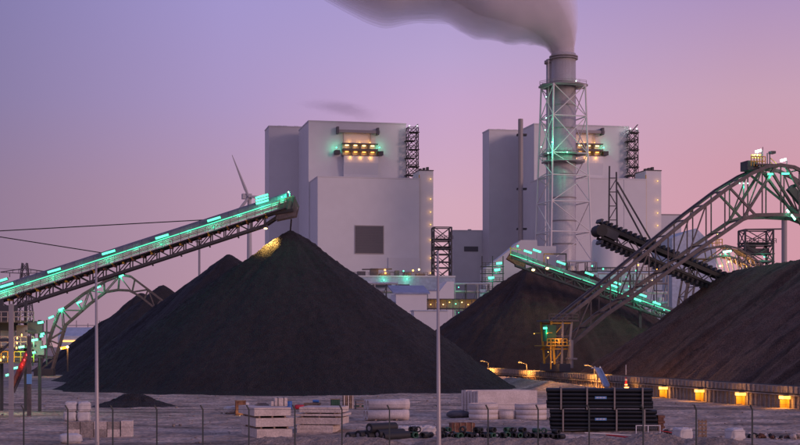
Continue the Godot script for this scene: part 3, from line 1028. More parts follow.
	add(t, "wall", rp, mats.blue_cladding, Transform3D(Basis(Vector3.UP, f.yaw) * Basis(Vector3(0, 0, 1), Vector3(0, 1, 0), Vector3(-1, 0, 0)), fw(f, 0, 0, 0)))
	fbox(t, "lit_strip", f, 1, wl * .5, fh(f, 0, 341.8), fh(f, 0, 340.3), .05, .3, mats.amber_glow)
	fbox(t, "roof_pipe", f, 0, wl, fh(f, 0, 325.5), fh(f, 0, 324.6), -10, -9.4, mats.grey_steel)
	for k in 6: fbox(t, "roof_post", f, wl * k / 6 + 1, wl * k / 6 + 1.3, fh(f, 0, 327) - 1, fh(f, 0, 320 if k % 2 else 323), -10, -9.7, mats.grey_steel)

# ---------------------------------------------------------------- machines
func stacker():
	var d := 245.0
	var base := at(-130, 345, d) * Vector3(1, 0, 1)
	var t := thing("stacker_boom", "long grey conveyor boom with teal tube lamps rising over the front coal heap", "stacker", base)
	var gl := func(px: float, up: float, z: float) -> Vector3:     # up: pixels above the lit ledge
		return at(px, 295.0 - .323 * px - up, d) + Vector3(0, 0, z)
	var a0 := -135.0
	var a1 := 287.0
	var s := d / FOCAL
	# hood: a rounded cover swept along the boom
	var v := PackedVector3Array()
	var idx := PackedInt32Array()
	var prof := [Vector2(1.05, 0), Vector2(1.05, .75), Vector2(.86, 1.2), Vector2(.5, 1.52), Vector2(0, 1.63), Vector2(-.5, 1.52), Vector2(-.86, 1.2), Vector2(-1.05, .75), Vector2(-1.05, 0)]
	var seg := 44
	for k in seg:
		# each hood section is a piece of its own, with a small gap to the next
		v.clear()
		idx.clear()
		for e in [k / float(seg), (k + .985) / seg]:
			var c: Vector3 = gl.call(lerpf(a0, a1, e), 0, 0)
			for p in prof: v.append(c + Vector3(0, p.y, p.x))
		var n := prof.size()
		for i in n - 1: idx.append_array([i, n + i, i + 1, i + 1, n + i, n + i + 1])
		var o := add(t, "hood_section", tri_mesh(v, idx), mats.hood)
		if k == 0: o.set_meta("label", "rounded grey cover over the belt")
	bar(t, "ledge", gl.call(a0, .2, 1.35), gl.call(a1, .2, 1.35), .5, .22, mats.white_steel)
	for k in 8: rod(t, "ledge_glow", gl.call(lerpf(a0, a1, k / 8.0), 2.0, 1.62), gl.call(lerpf(a0, a1, (k + .99) / 8.0), 2.0, 1.62), .10, mats.teal_strip)  # glowing rod in place of the lamp light caught by the ledge
	bar(t, "side_plate", gl.call(a0, -2.2, 1.2), gl.call(a1, -2.2, 1.2), .12, .7, mats.white_steel)
	bar(t, "walkway", gl.call(a0, -6.6, 2.0), gl.call(a1, -6.6, 2.0), 1.1, .16, mats.dark_steel)
	bar(t, "belt", gl.call(a0, 2, 0), gl.call(a1 + 6, 2, 0), 1.6, .12, mats.black_rubber)
	bar(t, "return_belt", gl.call(a0, -8, 0), gl.call(a1, -8, 0), 1.6, .1, mats.black_rubber)
	for z in [-1.2, 1.2]:
		bar(t, "chord", gl.call(a0, -6.5, z), gl.call(a1, -6.5, z), .34, .34, mats.black_steel)
		bar(t, "chord", gl.call(a0, -17.5, z), gl.call(a1 - 22, -16.5, z), .4, .4, mats.dark_steel)
		var n := 30
		for k in n + 1:
			var p := lerpf(a0, a1 - 22, float(k) / n)
			bar(t, "post", gl.call(p, -6.5, z), gl.call(p, -17.5, z), .18, .18, mats.black_steel)
			if k < n:
				var q := lerpf(a0, a1 - 22, float(k + 1) / n)
				bar(t, "brace", gl.call(p, -17.5 if k % 2 else -6.5, z), gl.call(q, -6.5 if k % 2 else -17.5, z), .16, .16, mats.dark_steel)
		bar(t, "nose_chord", gl.call(a1 - 22, -16.5, z), gl.call(a1 + 2, -8, z), .4, .4, mats.black_steel)
	for k in 44:        # idlers, chutes and cable trays hanging about the walkway
		var p := lerpf(a0, a1 - 5, (k + .4) / 44)
		bar(t, "idler", gl.call(p, -8.6, -1.1), gl.call(p, -8.6, 1.5), .28, .28, mats.rust if k % 3 else mats.yellow_paint)
		if k % 2 == 0: bar(t, "outrigger", gl.call(p, -6.8, 1.2), gl.call(p, -6.8, 2.7), .12, .2, mats.yellow_paint)
		if k % 3 == 0: bar(t, "roller_bracket", gl.call(p, -18, .9), gl.call(p + 1.2, -21, .9), .25, .25, mats.black_steel)
	bar(t, "cable_tray", gl.call(a0, -19, .9), gl.call(a1 - 24, -18, .9), .7, .12, mats.dark_steel)
	for y in [-3.2, 0.4]:
		bar(t, "handrail", gl.call(a0, y - .2, 2.55), gl.call(a1 - 6, y - .2, 2.55), .07, .07, mats.portal_steel)
	for k in 52:
		var p := lerpf(a0, a1 - 6, k / 51.0)
		bar(t, "handrail_post", gl.call(p, -6.6, 2.55), gl.call(p, .3, 2.55), .06, .06, mats.portal_steel)
	# tube lamps on brackets
	for q in [[4, 281], [10, 285.5], [57, 271], [111, 253], [164, 237.3], [215.5, 220], [-45, 302], [-100, 319]]:
		var c := at(q[0], q[1], d) + Vector3(0, 0, 1.7)
		var dx := 6.6 * s
		tube_lamp(t, c - Vector3(dx, dx * .3, 0), c + Vector3(dx, dx * .3, 0), .2, 1.8, "teal_glow", TEAL, Vector3(0, -1.35, 1.0))
		bar(t, "added_shade_plate", c - Vector3(dx, dx * .3 + .26, .12), c + Vector3(dx, dx * .3 - .26, -.12), .62, .05, mats.dark_steel)  # added plate that keeps the tube light off the hood
		bar(t, "lamp_bracket", c + Vector3(0, -.3, 0), c + Vector3(0, -1.9, -.5), .08, .08, mats.dark_steel)
	for k in 3:
		var c := at(263, 197.3 + k * 2.6, d) + Vector3(0, 0, 1.9 - k * .5)
		tube_lamp(t, c - Vector3(1.05, .3, 0), c + Vector3(1.05, .3, 0), .17, 3.0 if k == 1 else 0.0, "teal_glow", TEAL, Vector3(0, -.9, 1.0))
	for q in [[30, 285.2], [84, 267.5], [138, 250.5], [190, 233.5], [240, 218], [275, 206]]:     # added unseen fill lights along the ledge, no tubes drawn
		var c := at(q[0], q[1] - .6, d) + Vector3(0, .35, 1.5)
		omni(t, c + Vector3(0, -.1, .45), TEAL, .5, .2)
	# head: drum, housing, chute, lamps
	rod(t, "head_drum", at(293, 207, d) + Vector3(0, 0, -1.3), at(293, 207, d) + Vector3(0, 0, 1.3), .75, mats.grey_steel)
	for z in [-1.5, 1.5]:
		var pl := prism([Vector2(-2.6, -2.2), Vector2(.7, -1.5), Vector2(1.1, .3), Vector2(.4, 1.9), Vector2(-1.6, 1.2)], .14)
		add(t, "head_plate", pl, mats.portal_steel, Transform3D(Basis(), at(292, 207.5, d) + Vector3(0, 0, z)))
	for k in 4:
		var a := at(278 + k * 5, 213.5 - k * .6, d)
		bar(t, "head_frame", a + Vector3(0, 0, 1.7), a + Vector3(.5, 2.3, 1.7), .16, .16, mats.portal_steel)
	bar(t, "head_beam", at(266, 215.5, d) + Vector3(0, 0, 1.7), at(294, 211, d) + Vector3(0, 0, 1.7), .5, .5, mats.black_steel)
	bar(t, "head_rail", at(272, 205.5, d) + Vector3(0, 0, 2.3), at(293, 198, d) + Vector3(0, 0, 2.3), .08, .08, mats.yellow_paint)
	bar(t, "lamp_mast", at(291, 203, d) + Vector3(0, 0, 1), at(290, 193, d) + Vector3(0, 0, 1), .1, .1, mats.grey_steel)
	bulb(t, at(289, 192.8, d) + Vector3(0, 0, 1.1), .27, "white_teal_glow", TEAL, 10.0)
	bulb(t, at(282.5, 198, d) + Vector3(0, 0, 1.4), .3, "teal_glow", TEAL, 4.0)
	# flood lamp below the boom, aimed at the crest of the heap
	var fp0 := at(266.5, 229.2, d) + Vector3(0, 0, 1.4)
	box(t, "flood_housing", fp0 + Vector3(-.3, .32, -.25), Vector3(1.3, .5, .5), mats.dark_steel)
	bar(t, "flood_bracket", fp0 + Vector3(0, .5, -.2), fp0 + Vector3(0, 1.8, -.4), .12, .12, mats.dark_steel)
	add(t, "flood_lamp", mats.bulb_mesh, mats.warm_glow, Transform3D(Basis.from_scale(Vector3(.62, .3, .3)), fp0))
	spot(t, fp0 + Vector3(.2, -.4, .3), at(270, 249, d - 1.2), WARM * Color(1, .90, .66), 230.0, 54.0, .3)
	# falling coal
	rod(t, "coal_stream", at(291.5, 219, d), at(290.5, 230.5, d), .13, mats.coal)
	# mast outside the picture that carries the two stay cables
	var mast_top := at(-130, 214, d)
	bar(t, "mast", base, mast_top, 1.4, 1.4, mats.grey_steel)
	box(t, "turret", base + Vector3(0, 2.4, 0), Vector3(9, 4.8, 8), mats.grey_steel)
	rod(t, "stay_cable", at(-130, 238, d) + Vector3(0, 0, .2), at(232, 218.5, d) + Vector3(0, 0, .2), .085, mats.cable)
	rod(t, "stay_cable", mast_top + Vector3(0, -.4, .2), at(106, 253.5, d) + Vector3(0, 0, .2), .085, mats.cable)

func transfer_station():
	# steelwork at the left edge with lamps of many colours
	var d := 150.0
	var t := thing("transfer_station", "steel transfer station with red and teal lamps at the left edge", "conveyor station", at(12, 345, d) * Vector3(1, 0, 1))
	var g: Material = mats.grey_steel
	for q in [[-14, 132], [11.5, 132], [29.5, 148]]:
		var b := at(q[0], 345, q[1])
		bar(t, "column", Vector3(b.x, 0, b.z), at(q[0], 304 if q[0] < 20 else 336, q[1]), .36, .36, mats.portal_steel if q[0] > 20 else g)
	bar(t, "column_wrap", at(29.5, 374, 147.7), at(29.5, 384, 147.7), .42, .42, mats.label_blue)
	bar(t, "beam", at(-20, 340, 132), at(11, 340, 132), .25, .3, mats.dark_steel)
	bar(t, "brace", at(-10, 362, 132), at(11, 342, 132), .18, .18, mats.dark_steel)
	for y in [322, 347, 362]:
		box(t, "deck", at(8, y, 156), Vector3(5.4, .22, 6), mats.dark_steel)
		railing(t, at(-18, y, 153), at(34, y, 153), 1.05, 8, mats.grey_steel if y < 350 else mats.yellow_paint, .04)
	for q in [[1, 15, 325, 346], [16.5, 28, 325, 346], [0, 24, 350, 362]]:
		var a := at(q[0], q[3], 158)
		var b := at(q[1], q[2], 158)
		box(t, "cladding_panel", (a + b) / 2, Vector3(b.x - a.x, b.y - a.y, .2), mats.cladding)
	for q in [2.0, 26.0]: bar(t, "rear_column", at(q, 345, 159) * Vector3(1, 0, 1), at(q, 300, 159), .3, .3, mats.dark_steel)
	box(t, "cabin", at(3, 318, 157), Vector3(2.4, 2.6, 3), mats.dark_steel)
	# sloping stair with red lamps
	bar(t, "stair_string", at(28, 352, 150), at(11, 390, 148), .3, .4, mats.rust)
	bar(t, "stair_string", at(31, 354, 150), at(14, 392, 148), .1, .3, mats.dark_steel)
	for k in 7:
		var p := at(27 - k * 2.35, 355 + k * 5.0, 149.2)
		add(t, "red_lamp", mats.bulb_mesh, mats.red_glow, Transform3D(Basis.from_scale(Vector3(.17, .2, .15)), p))
		if k % 2 == 0: omni(t, p + Vector3(.1, .15, .4), Color(1, .15, .12), .9, .1)
	for q in [[17.5, 338], [17.2, 343], [16.8, 348], [22, 335], [1, 360], [4, 357]]:
		add(t, "amber_lamp", mats.bulb_mesh, mats.amber_glow, Transform3D(Basis.from_scale(Vector3(.14, .26, .14)), at(q[0], q[1], 152)))
		omni(t, at(q[0], q[1], 152) + Vector3(0, 0, .45), AMBER, 1.1, .1)
	for q in [[41, 322.5, 3], [35, 340, 3.5], [44, 347, 3], [34.5, 352.5, 1.6], [22, 347, 3], [43, 334, 2], [16, 368, 2.6], [8, 375, 2], [42, 336, 1.5]]:
		var c := at(q[0], q[1], 153)
		tube_lamp(t, c - Vector3(q[2] * .1, .04, 0), c + Vector3(q[2] * .1, .06, 0), .12, .8, "teal_glow", TEAL, Vector3(0, -.3, .35))
	for q in [[36, 325, 3.4, 2.4], [37, 342, 2.6, 1.8], [40, 349, 2.2, 1.2]]:
		box(t, "machine_panel", at(q[0], q[1] + 3, 155), Vector3(q[2] * .45, q[3] * .5, .6), mats.louvre if q[1] < 340 else mats.grey_steel)
	for y in [331, 345, 356]: bar(t, "boom_beam", at(26, y, 154), at(52, y + 2, 156), .2, .22, mats.dark_steel)
	for q in [33, 40, 47]: bar(t, "hanger", at(q, 320, 155), at(q, 366, 155), .12, .12, mats.dark_steel)
	bar(t, "support", at(40, 345, 156) * Vector3(1, 0, 1), at(40, 320, 156), .3, .3, mats.dark_steel)
	# flood lamp beyond
	t = thing("yard_floodlight", "bright orange yard floodlight on a short mast by the left heaps", "lamp", at(68, 345, 330) * Vector3(1, 0, 1))
	var p := at(68, 347, 330)
	bar(t, "mast", Vector3(p.x, 0, p.z), p, .3, .3, mats.dark_steel)
	bar(t, "arm", at(61, 348.5, 330), p, .4, .5, mats.yellow_paint)
	bulb(t, p + Vector3(0, 0, .3), .6, "warm_glow", AMBER, 14.0)
	bulb(t, at(62, 348.5, 330) + Vector3(0, 0, .4), .42, "amber_glow", AMBER, 10.0)

func far_portal():
	var f := frame(66, 340, 8)
	var t := thing("far_reclaimer", "far arched lattice reclaimer with teal tubes behind the left heaps", "reclaimer", fw(f, 0, 0, 0), f.yaw)
	var o := []
	var n := []
	for q in [[38, 345], [59, 313], [84, 294], [106, 281], [122, 275], [131, 276.5], [149, 290], [172, 308], [200, 345]]:
		var lx := fl(f, q[0])
		o.append(Vector2(lx, fh(f, lx, q[1]) if q[1] < 345 else 1.0))
	for q in [[52, 345], [66, 325], [90, 304], [106, 292], [118, 290], [129, 290.5], [140, 296], [160, 312], [184, 345]]:
		var lx := fl(f, q[0])
		n.append(Vector2(lx, fh(f, lx, q[1]) if q[1] < 345 else 1.0))
	portal(t, f, o, n, 2.2, 16, .42, .22, mats.portal_steel)
	for s in [-2.2, 2.2]:
		fbox(t, "carriage", f, o[0].x - .6, n[0].x + .6, 0, 1.6, s - .8, s + .8, mats.dark_steel)
		fbox(t, "carriage", f, n[-1].x - .6, o[-1].x + .6, 0, 1.6, s - .8, s + .8, mats.dark_steel)
	for q in [[98.5, 287], [79.5, 302], [61.5, 309], [51.5, 317], [122, 275.5]]:
		var c := fp(f, q[0], q[1], 2.6)
		tube_lamp(t, c - Vector3(.62, .25, 0), c + Vector3(.62, .25, 0), .2, 6.0)

func main_portal(f: Dictionary):
	var t := thing("portal_reclaimer", "huge arched steel portal reclaimer straddling the brown heap at right", "reclaimer", fw(f, 0, 0, 0), f.yaw)
	var o := []
	var n := []
	for q in [[557, 321], [600, 287], [640, 254], [690, 213], [722, 189], [745, 175], [760, 168.5], [772, 167]]:
		var lx := fl(f, q[0])
		o.append(Vector2(lx, fh(f, lx, q[1])))
	for q in [[566, 344], [600, 315], [640, 288], [690, 252], [735, 221], [748, 216.5], [772, 216]]:
		var lx := fl(f, q[0])
		n.append(Vector2(lx, fh(f, lx, q[1])))
	var mid := fl(f, 773)
	for poly in [o, n]:
		var c: int = poly.size()
		for i in range(c - 2, -1, -1): poly.append(Vector2(2 * mid - poly[i].x, poly[i].y))
	upright_portal(t, f, o, n, 2.9, 3.35, .58, .2, mats.portal_steel)
	# a second, lighter rail beside the upper chord with a walkway
	for s in [-1.0, 1.0]:
		for i in 6: bar(t, "walkway_plate", fw(f, o[i].x, o[i].y + .05, 2.2 * s), fw(f, o[i + 1].x, o[i + 1].y + .05, 2.2 * s), .8, .1, mats.portal_steel)
	# inner A-frame under the crown
	for s in [-2.9, 2.9]:
		for e in [-1.0, 1.0]:
			bar(t, "crown_strut", fw(f, mid + e * 1.0, o[7].y - .3, s), fw(f, mid + e * (mid - n[4].x), n[4].y, s), .42, .42, mats.portal_steel)
			bar(t, "crown_strut", fw(f, mid + e * (mid - o[4].x), o[4].y, s), fw(f, mid + e * (mid - n[5].x), n[5].y, s), .36, .36, mats.portal_steel)
	for s in [-1.0, 1.0]:
		bar(t, "crown_cross", fw(f, mid - 4, o[6].y, 2.9 * s), fw(f, mid + 9, n[5].y - 4, -2.9 * s), .4, .4, mats.portal_steel)
	# scraper chain hanging inside the right leg
	bar(t, "scraper_arm", fw(f, mid + 3, n[6].y + 5, 0), fw(f, mid + 26, 9, 0), 1.0, 1.3, mats.dark_steel)
	for k in 22:
		var p := fw(f, mid + 3, n[6].y + 5, 0).lerp(fw(f, mid + 26, 9, 0), (k + .5) / 22)
		box(t, "scraper_flight", p + Vector3(.6, .9, 0), Vector3(.35, .5, 2.2), mats.black_steel, f.yaw)
	# platform on the crown
	var py := fh(f, fl(f, 760), 166)
	fbox(t, "crown_cabin", f, fl(f, 743.5), fl(f, 754), py - .9, py + .7, -1.4, 1.6, mats.dark_steel)
	fbox(t, "crown_deck", f, fl(f, 750), fl(f, 778), py - .15, py + .12, -2, 2.4, mats.dark_steel)
	railing(t, fp(f, 751, 166, 2.3), fp(f, 765, 166, 2.3), 1.6, 5, mats.yellow_paint, .07)
	railing(t, fp(f, 751, 166, 1.2) + Vector3(0, .9, 0), fp(f, 762, 166, 1.2) + Vector3(0, .9, 0), 1.0, 4, mats.yellow_paint, .07)
	for q in [[762.5, 147, .1], [767, 153, .16], [769.5, 153, .16], [757, 151, .08]]:
		bar(t, "lamp_mast", fp(f, q[0], 166, 1.5), fp(f, q[0], q[1], 1.5), q[2], q[2], mats.dark_steel)
	fbox(t, "mast_box", f, fl(f, 766), fl(f, 770.5), fh(f, mid, 155), fh(f, mid, 152.5), .8, 2.0, mats.dark_steel)
	bar(t, "stair_rail", fp(f, 770, 158, 1.5), fp(f, 781, 168, 1.5), .12, .12, mats.yellow_paint)
	bar(t, "stair_rail", fp(f, 770, 162, 1.5), fp(f, 777, 168, 1.5), .12, .12, mats.yellow_paint)
	for q in [[758, 151, .9], [783, 160, .0]]:
		var c := fp(f, q[0], q[1], 1.8)
		fbox(t, "lamp_arm", f, fl(f, q[0]) - .06, fl(f, q[0]) + .06, c.y - 2.0, c.y, 1.3, 1.42, mats.dark_steel)
		bar(t, "white_lamp", c - Vector3(.5, .14, 0), c + Vector3(.5, .14, 0), .3, .42, mats.white_glow)
		omni(t, c + Vector3(0, -.5, .3), Color(.8, 1, .92), 6.0, .3)
	for q in [739.5, 743.5, 747.5]:
		bulb(t, fp(f, q, 183.3, 3.2), .26, "white_teal_glow", TEAL, 4.0, Vector3(0, -.6, -.2))
	for q in [[770, 174, 3, 0], [785, 173.5, 4, 0], [787.5, 211, 1.4, -1.5], [793, 217, 2.2, -2.6], [545, 328, 2, 0]]:
		var c := fp(f, q[0], q[1], 3.3)
		var h := Vector3(q[2] * .17, q[3] * .17, 0)
		tube_lamp(t, c - h, c + h, .17, 5.0, "white_teal_glow" if q[3] else "teal_glow", TEAL, Vector3(0, -.5, -.2))
	# foot: end carriage on the wall, cabin, pipes and ladders
	var y0 := 2.62
	var yt := o[0].y as float
	fbox(t, "bogie", f, -1.0, .9, y0, y0 + 1.3, -5.5, 5.5, mats.dark_steel)
	for z in [-4.6, -3.2, 3.2, 4.6]: rod(t, "wheel", fw(f, -.5, y0 + .42, z), fw(f, .5, y0 + .42, z), .42, mats.black_steel)
	for z in [-2.9, 2.9]:
		for x in [-1.6, .4, 2.0]:
			bar(t, "foot_column", fw(f, x * .6, y0 + 1.2, z), fw(f, x, yt, z), .34, .34, mats.yellow_paint if x < 0 else mats.grey_steel)
		for k in 4:
			var yy := lerpf(y0 + 1.6, yt - .4, k / 3.0)
			bar(t, "foot_beam", fw(f, -1.6, yy, z), fw(f, 2.0, yy, z), .22, .22, mats.yellow_paint if k % 2 else mats.portal_steel)
			if k < 3: bar(t, "foot_brace", fw(f, -1.2, yy, z), fw(f, .6, lerpf(y0 + 1.6, yt - .4, (k + 1) / 3.0), z), .16, .16, mats.yellow_paint)
	fbox(t, "top_deck", f, -2.2, 3.0, yt - .1, yt + .15, -3.4, 3.6, mats.portal_steel)
	railing(t, fw(f, -2.1, yt + .1, 3.5), fw(f, 2.9, yt + .1, 3.5), 1.0, 5, mats.portal_steel, .05)
	fbox(t, "mid_deck", f, -2.6, 1.2, (y0 + yt) / 2, (y0 + yt) / 2 + .15, -3.4, 3.8, mats.yellow_paint)
	railing(t, fw(f, -2.5, (y0 + yt) / 2 + .1, 3.7), fw(f, .9, (y0 + yt) / 2 + .1, 3.7), 1.1, 5, mats.yellow_paint, .06)
	fbox(t, "drive_box", f, -2.4, -.8, yt - 3.4, yt - .7, .8, 3.2, mats.green_paint)
	rod(t, "hydraulic_tank", fw(f, 1.6, y0 + .6, 3.6), fw(f, 1.6, y0 + 5.2, 3.6), .42, mats.grey_steel)
	fbox(t, "tank_collar", f, .9, 2.5, y0 + 2.0, y0 + 2.25, 2.9, 4.2, mats.grey_steel)
	for z in [3.5, 3.9]: bar(t, "ladder_rail", fw(f, -1.9, y0 + .4, z), fw(f, -1.9, yt - 3, z), .08, .08, mats.yellow_paint)
	for k in 10: bar(t, "ladder_rung", fw(f, -1.9, y0 + .7 + k * .36, 3.5), fw(f, -1.9, y0 + .7 + k * .36, 3.9), .06, .06, mats.yellow_paint)
	for q in [[548, 352, 4.6], [552, 362, 4.6], [558, 340, 4.0]]:
		bulb(t, fp(f, q[0], q[1], q[2]), .14, "amber_glow", AMBER, 1.6, Vector3(.1, 0, .4))
	# floods on the foot that light the rail beam both ways
	for e in [-1.0, 1.0]:
		var p := fw(f, -2.5, y0 + 6.4, 3.8 * e)
		bar(t, "flood_arm", fw(f, -1.6, y0 + 6.4, 3.4 * e), p, .12, .12, mats.yellow_paint)
		add(t, "flood_lamp", mats.bulb_mesh, mats.amber_glow, Transform3D(Basis.from_scale(Vector3(.2, .18, .2)), p + Vector3(0, -.1, 0)))
		spot(t, p + Vector3(-.1, -.45, 0), fw(f, -1.2, 1.4, 24.0 * e), AMBER, 230.0, 34.0, .3)
	return mid

func scraper_boom(f: Dictionary):
	var z := -13.0
	var t := thing("scraper_boom", "black chain scraper boom hung from a lattice mast behind the portal leg", "scraper", fp(f, 690, 300, z) * Vector3(1, 0, 1), f.yaw)
	var a := fp(f, 599, 231, z)
	var b := fp(f, 740, 291, z)
	var up := Vector3(0, 1, 0)
	var m: Material = mats.black_steel
	for s in [-1.2, 1.2]:
		var q := Vector3(f.s, 0, f.c) * float(s)
		bar(t, "upper_beam", a + q + up * .9, b + q + up * .9, .35, .7, m)
		bar(t, "lower_beam", a + q - up * 1.2, b + q - up * 1.2, .3, .45, m)
		for k in 15:
			var p0 := a.lerp(b, k / 14.0) + q
			var p1 := a.lerp(b, minf(1, (k + 1) / 14.0)) + q
			if k < 14: bar(t, "lattice_bar", p0 + up * (.9 if k % 2 else -1.2), p1 + up * (-1.2 if k % 2 else .9), .16, .16, mats.dark_steel)
	for k in 30:
		var p := a.lerp(b, (k + .1) / 30)
		for e in [[1.75, "upper_flight"], [-2.0, "lower_flight"]]:
			add(t, e[1], unit_box, mats.dark_steel if k % 4 == 0 else m, Transform3D(Basis(Vector3.UP, f.yaw) * Basis(Vector3(0, 0, 1), -.4) * Basis.from_scale(Vector3(.38, .66, 2.9)), p + up * e[0]))
	bar(t, "chain", a + up * 1.4, b + up * 1.4, .5, .2, m)
	bar(t, "chain", a - up * 1.6, b - up * 1.6, .5, .2, m)
	var q := Vector3(f.s, 0, f.c) * 1.6
	rod(t, "tip_sprocket", a - q, a + q, 1.05, m)
	add(t, "tip_guard", unit_box, mats.dark_steel, Transform3D(Basis(Vector3.UP, f.yaw) * Basis(Vector3(0, 0, 1), -.4) * Basis.from_scale(Vector3(2.6, 1.5, 2.4)), a + Vector3(1.8, -.6, 0)))
	# mast and stays
	for e in [608.5, 617.0]: bar(t, "mast_leg", fp(f, e, 243, z), fp(f, e + (.8 if e < 612 else -.8), 166 if e < 612 else 172, z), .26, .26, mats.dark_steel)
	for k in 5:
		var y := 178 + k * 14
		bar(t, "mast_tie", fp(f, 608.6, y, z), fp(f, 616.8, y, z), .16, .16, mats.dark_steel)
		if k < 3: bar(t, "mast_brace", fp(f, 608.6 if k % 2 else 616.8, y, z), fp(f, 616.8 if k % 2 else 608.6, y + 14, z), .14, .14, mats.dark_steel)
	bar(t, "stay", fp(f, 617, 190, z), fp(f, 648, 248, z), .24, .24, mats.dark_steel)
	bar(t, "stay", fp(f, 617, 182, z), fp(f, 657, 251, z), .24, .24, mats.dark_steel)
	# stand that reaches down to the ground behind the heap
	for e in [712.0, 728.0]: bar(t, "stand_leg", fp(f, e, 345, z) * Vector3(1, 0, 1), fp(f, e, 284, z), .5, .5, mats.dark_steel)

func second_stacker():
	# the stacker over the middle heap: its boom falls to the right
	var d := 322.0
	var t := thing("second_stacker", "teal-lit conveyor boom reaching left over the middle heap", "stacker", at(690, 345, d) * Vector3(1, 0, 1))
	var gl := func(px: float, up: float, z: float) -> Vector3: return at(px, 254.0 + .355 * (px - 509) - up, d) + Vector3(0, 0, z)
	var a0 := 511.0
	var a1 := 692.0
	bar(t, "hood", gl.call(a0, 1.8, 0), gl.call(a1, 1.8, 0), 1.9, .8, mats.hood)
	bar(t, "ledge", gl.call(a0 + 3, .3, 1.2), gl.call(a1, .3, 1.2), .4, .12, mats.grey_steel)
	for k in 9:
		var p := 518.0 + k * 18
		var c: Vector3 = gl.call(p, -.4, 1.55)
		rod(t, "edge_tube", c + Vector3(-1.8, .64, 0), c + Vector3(1.8, -.64, 0), .07, mats.teal_strip)
	for z in [-1.2, 1.2]:
		bar(t, "chord", gl.call(a0, -3, z), gl.call(a1, -3, z), .35, .35, mats.dark_steel)
		bar(t, "chord", gl.call(a0 + 4, -9.5, z), gl.call(a1, -9.5, z), .35, .35, mats.dark_steel)
		for k in 18:
			var p := lerpf(a0 + 4, a1, k / 18.0)
			var q := lerpf(a0 + 4, a1, (k + 1) / 18.0)
			bar(t, "post", gl.call(p, -3, z), gl.call(p, -9.5, z), .18, .18, mats.dark_steel)
			bar(t, "brace", gl.call(p, -9.5 if k % 2 else -3, z), gl.call(q, -3 if k % 2 else -9.5, z), .16, .16, mats.portal_steel)
	bar(t, "nose", at(508, 256, d), at(524, 266, d), 2.6, 1.5, mats.rust)
	bar(t, "nose_rail", at(510, 247, d) + Vector3(0, 0, 1.4), at(510, 256, d) + Vector3(0, 0, 1.4), .18, .18, mats.yellow_paint)
	bar(t, "nose_rail", at(509, 248.5, d) + Vector3(0, 0, 1.4), at(521, 250.5, d) + Vector3(0, 0, 1.4), .14, .14, mats.yellow_paint)
	for q in [[517, 246.6, .9], [527, 252.2, 4], [536, 251.3, 4], [560, 263.2, 4.4], [588, 274.2, 4.2], [613, 286.5, 4], [616, 283.5, 3.6], [641, 295.5, 4], [636, 300, 3.5], [655, 303.5, 4]]:
		var c := at(q[0], q[1], d) + Vector3(0, 0, 1.8)
		var h := Vector3(q[2] * .215, -q[2] * .075, 0)
		tube_lamp(t, c - h, c + h, .22, 2.2, "teal_glow", TEAL, Vector3(0, -1.0, .9))
		bar(t, "lamp_bracket", c + Vector3(0, -.1, -.1), c + Vector3(0, -1.6, -.5), .08, .08, mats.dark_steel)
	for q in [[532.5, 271.3, 1.5], [546.5, 269.8, 1.9]]:
		var p := at(q[0], q[1] - 1, d) + Vector3(0, 0, 1.6)
		bar(t, "flood_bracket", p, p + Vector3(0, 2.2, -.4), .14, .14, mats.dark_steel)
		add(t, "flood_lamp", mats.bulb_mesh, mats.warm_glow, Transform3D(Basis.from_scale(Vector3(.75, .5, .4)), p))
		spot(t, p + Vector3(0, -.3, .6), p + Vector3(0, -6, 4.5), WARM, 8.0, 50.0, .3)
	# flag-like gantry with an orange lamp
	for e in [544.0, 566.0]: bar(t, "gantry_post", at(e, 268 if e < 560 else 270, d), at(e, 254, d), .25, .25, mats.dark_steel)
	bar(t, "gantry_beam", at(543.5, 254, d), at(566.5, 254, d), .25, .3, mats.dark_steel)
	bulb(t, at(547.5, 258, d) + Vector3(0, 0, .5), .42, "amber_glow", AMBER, 7.0)
	for e in [640.0, 690.0]: bar(t, "trestle", at(e, 345, d) * Vector3(1, 0, 1), gl.call(e, -9, 0), .6, .6, mats.dark_steel)

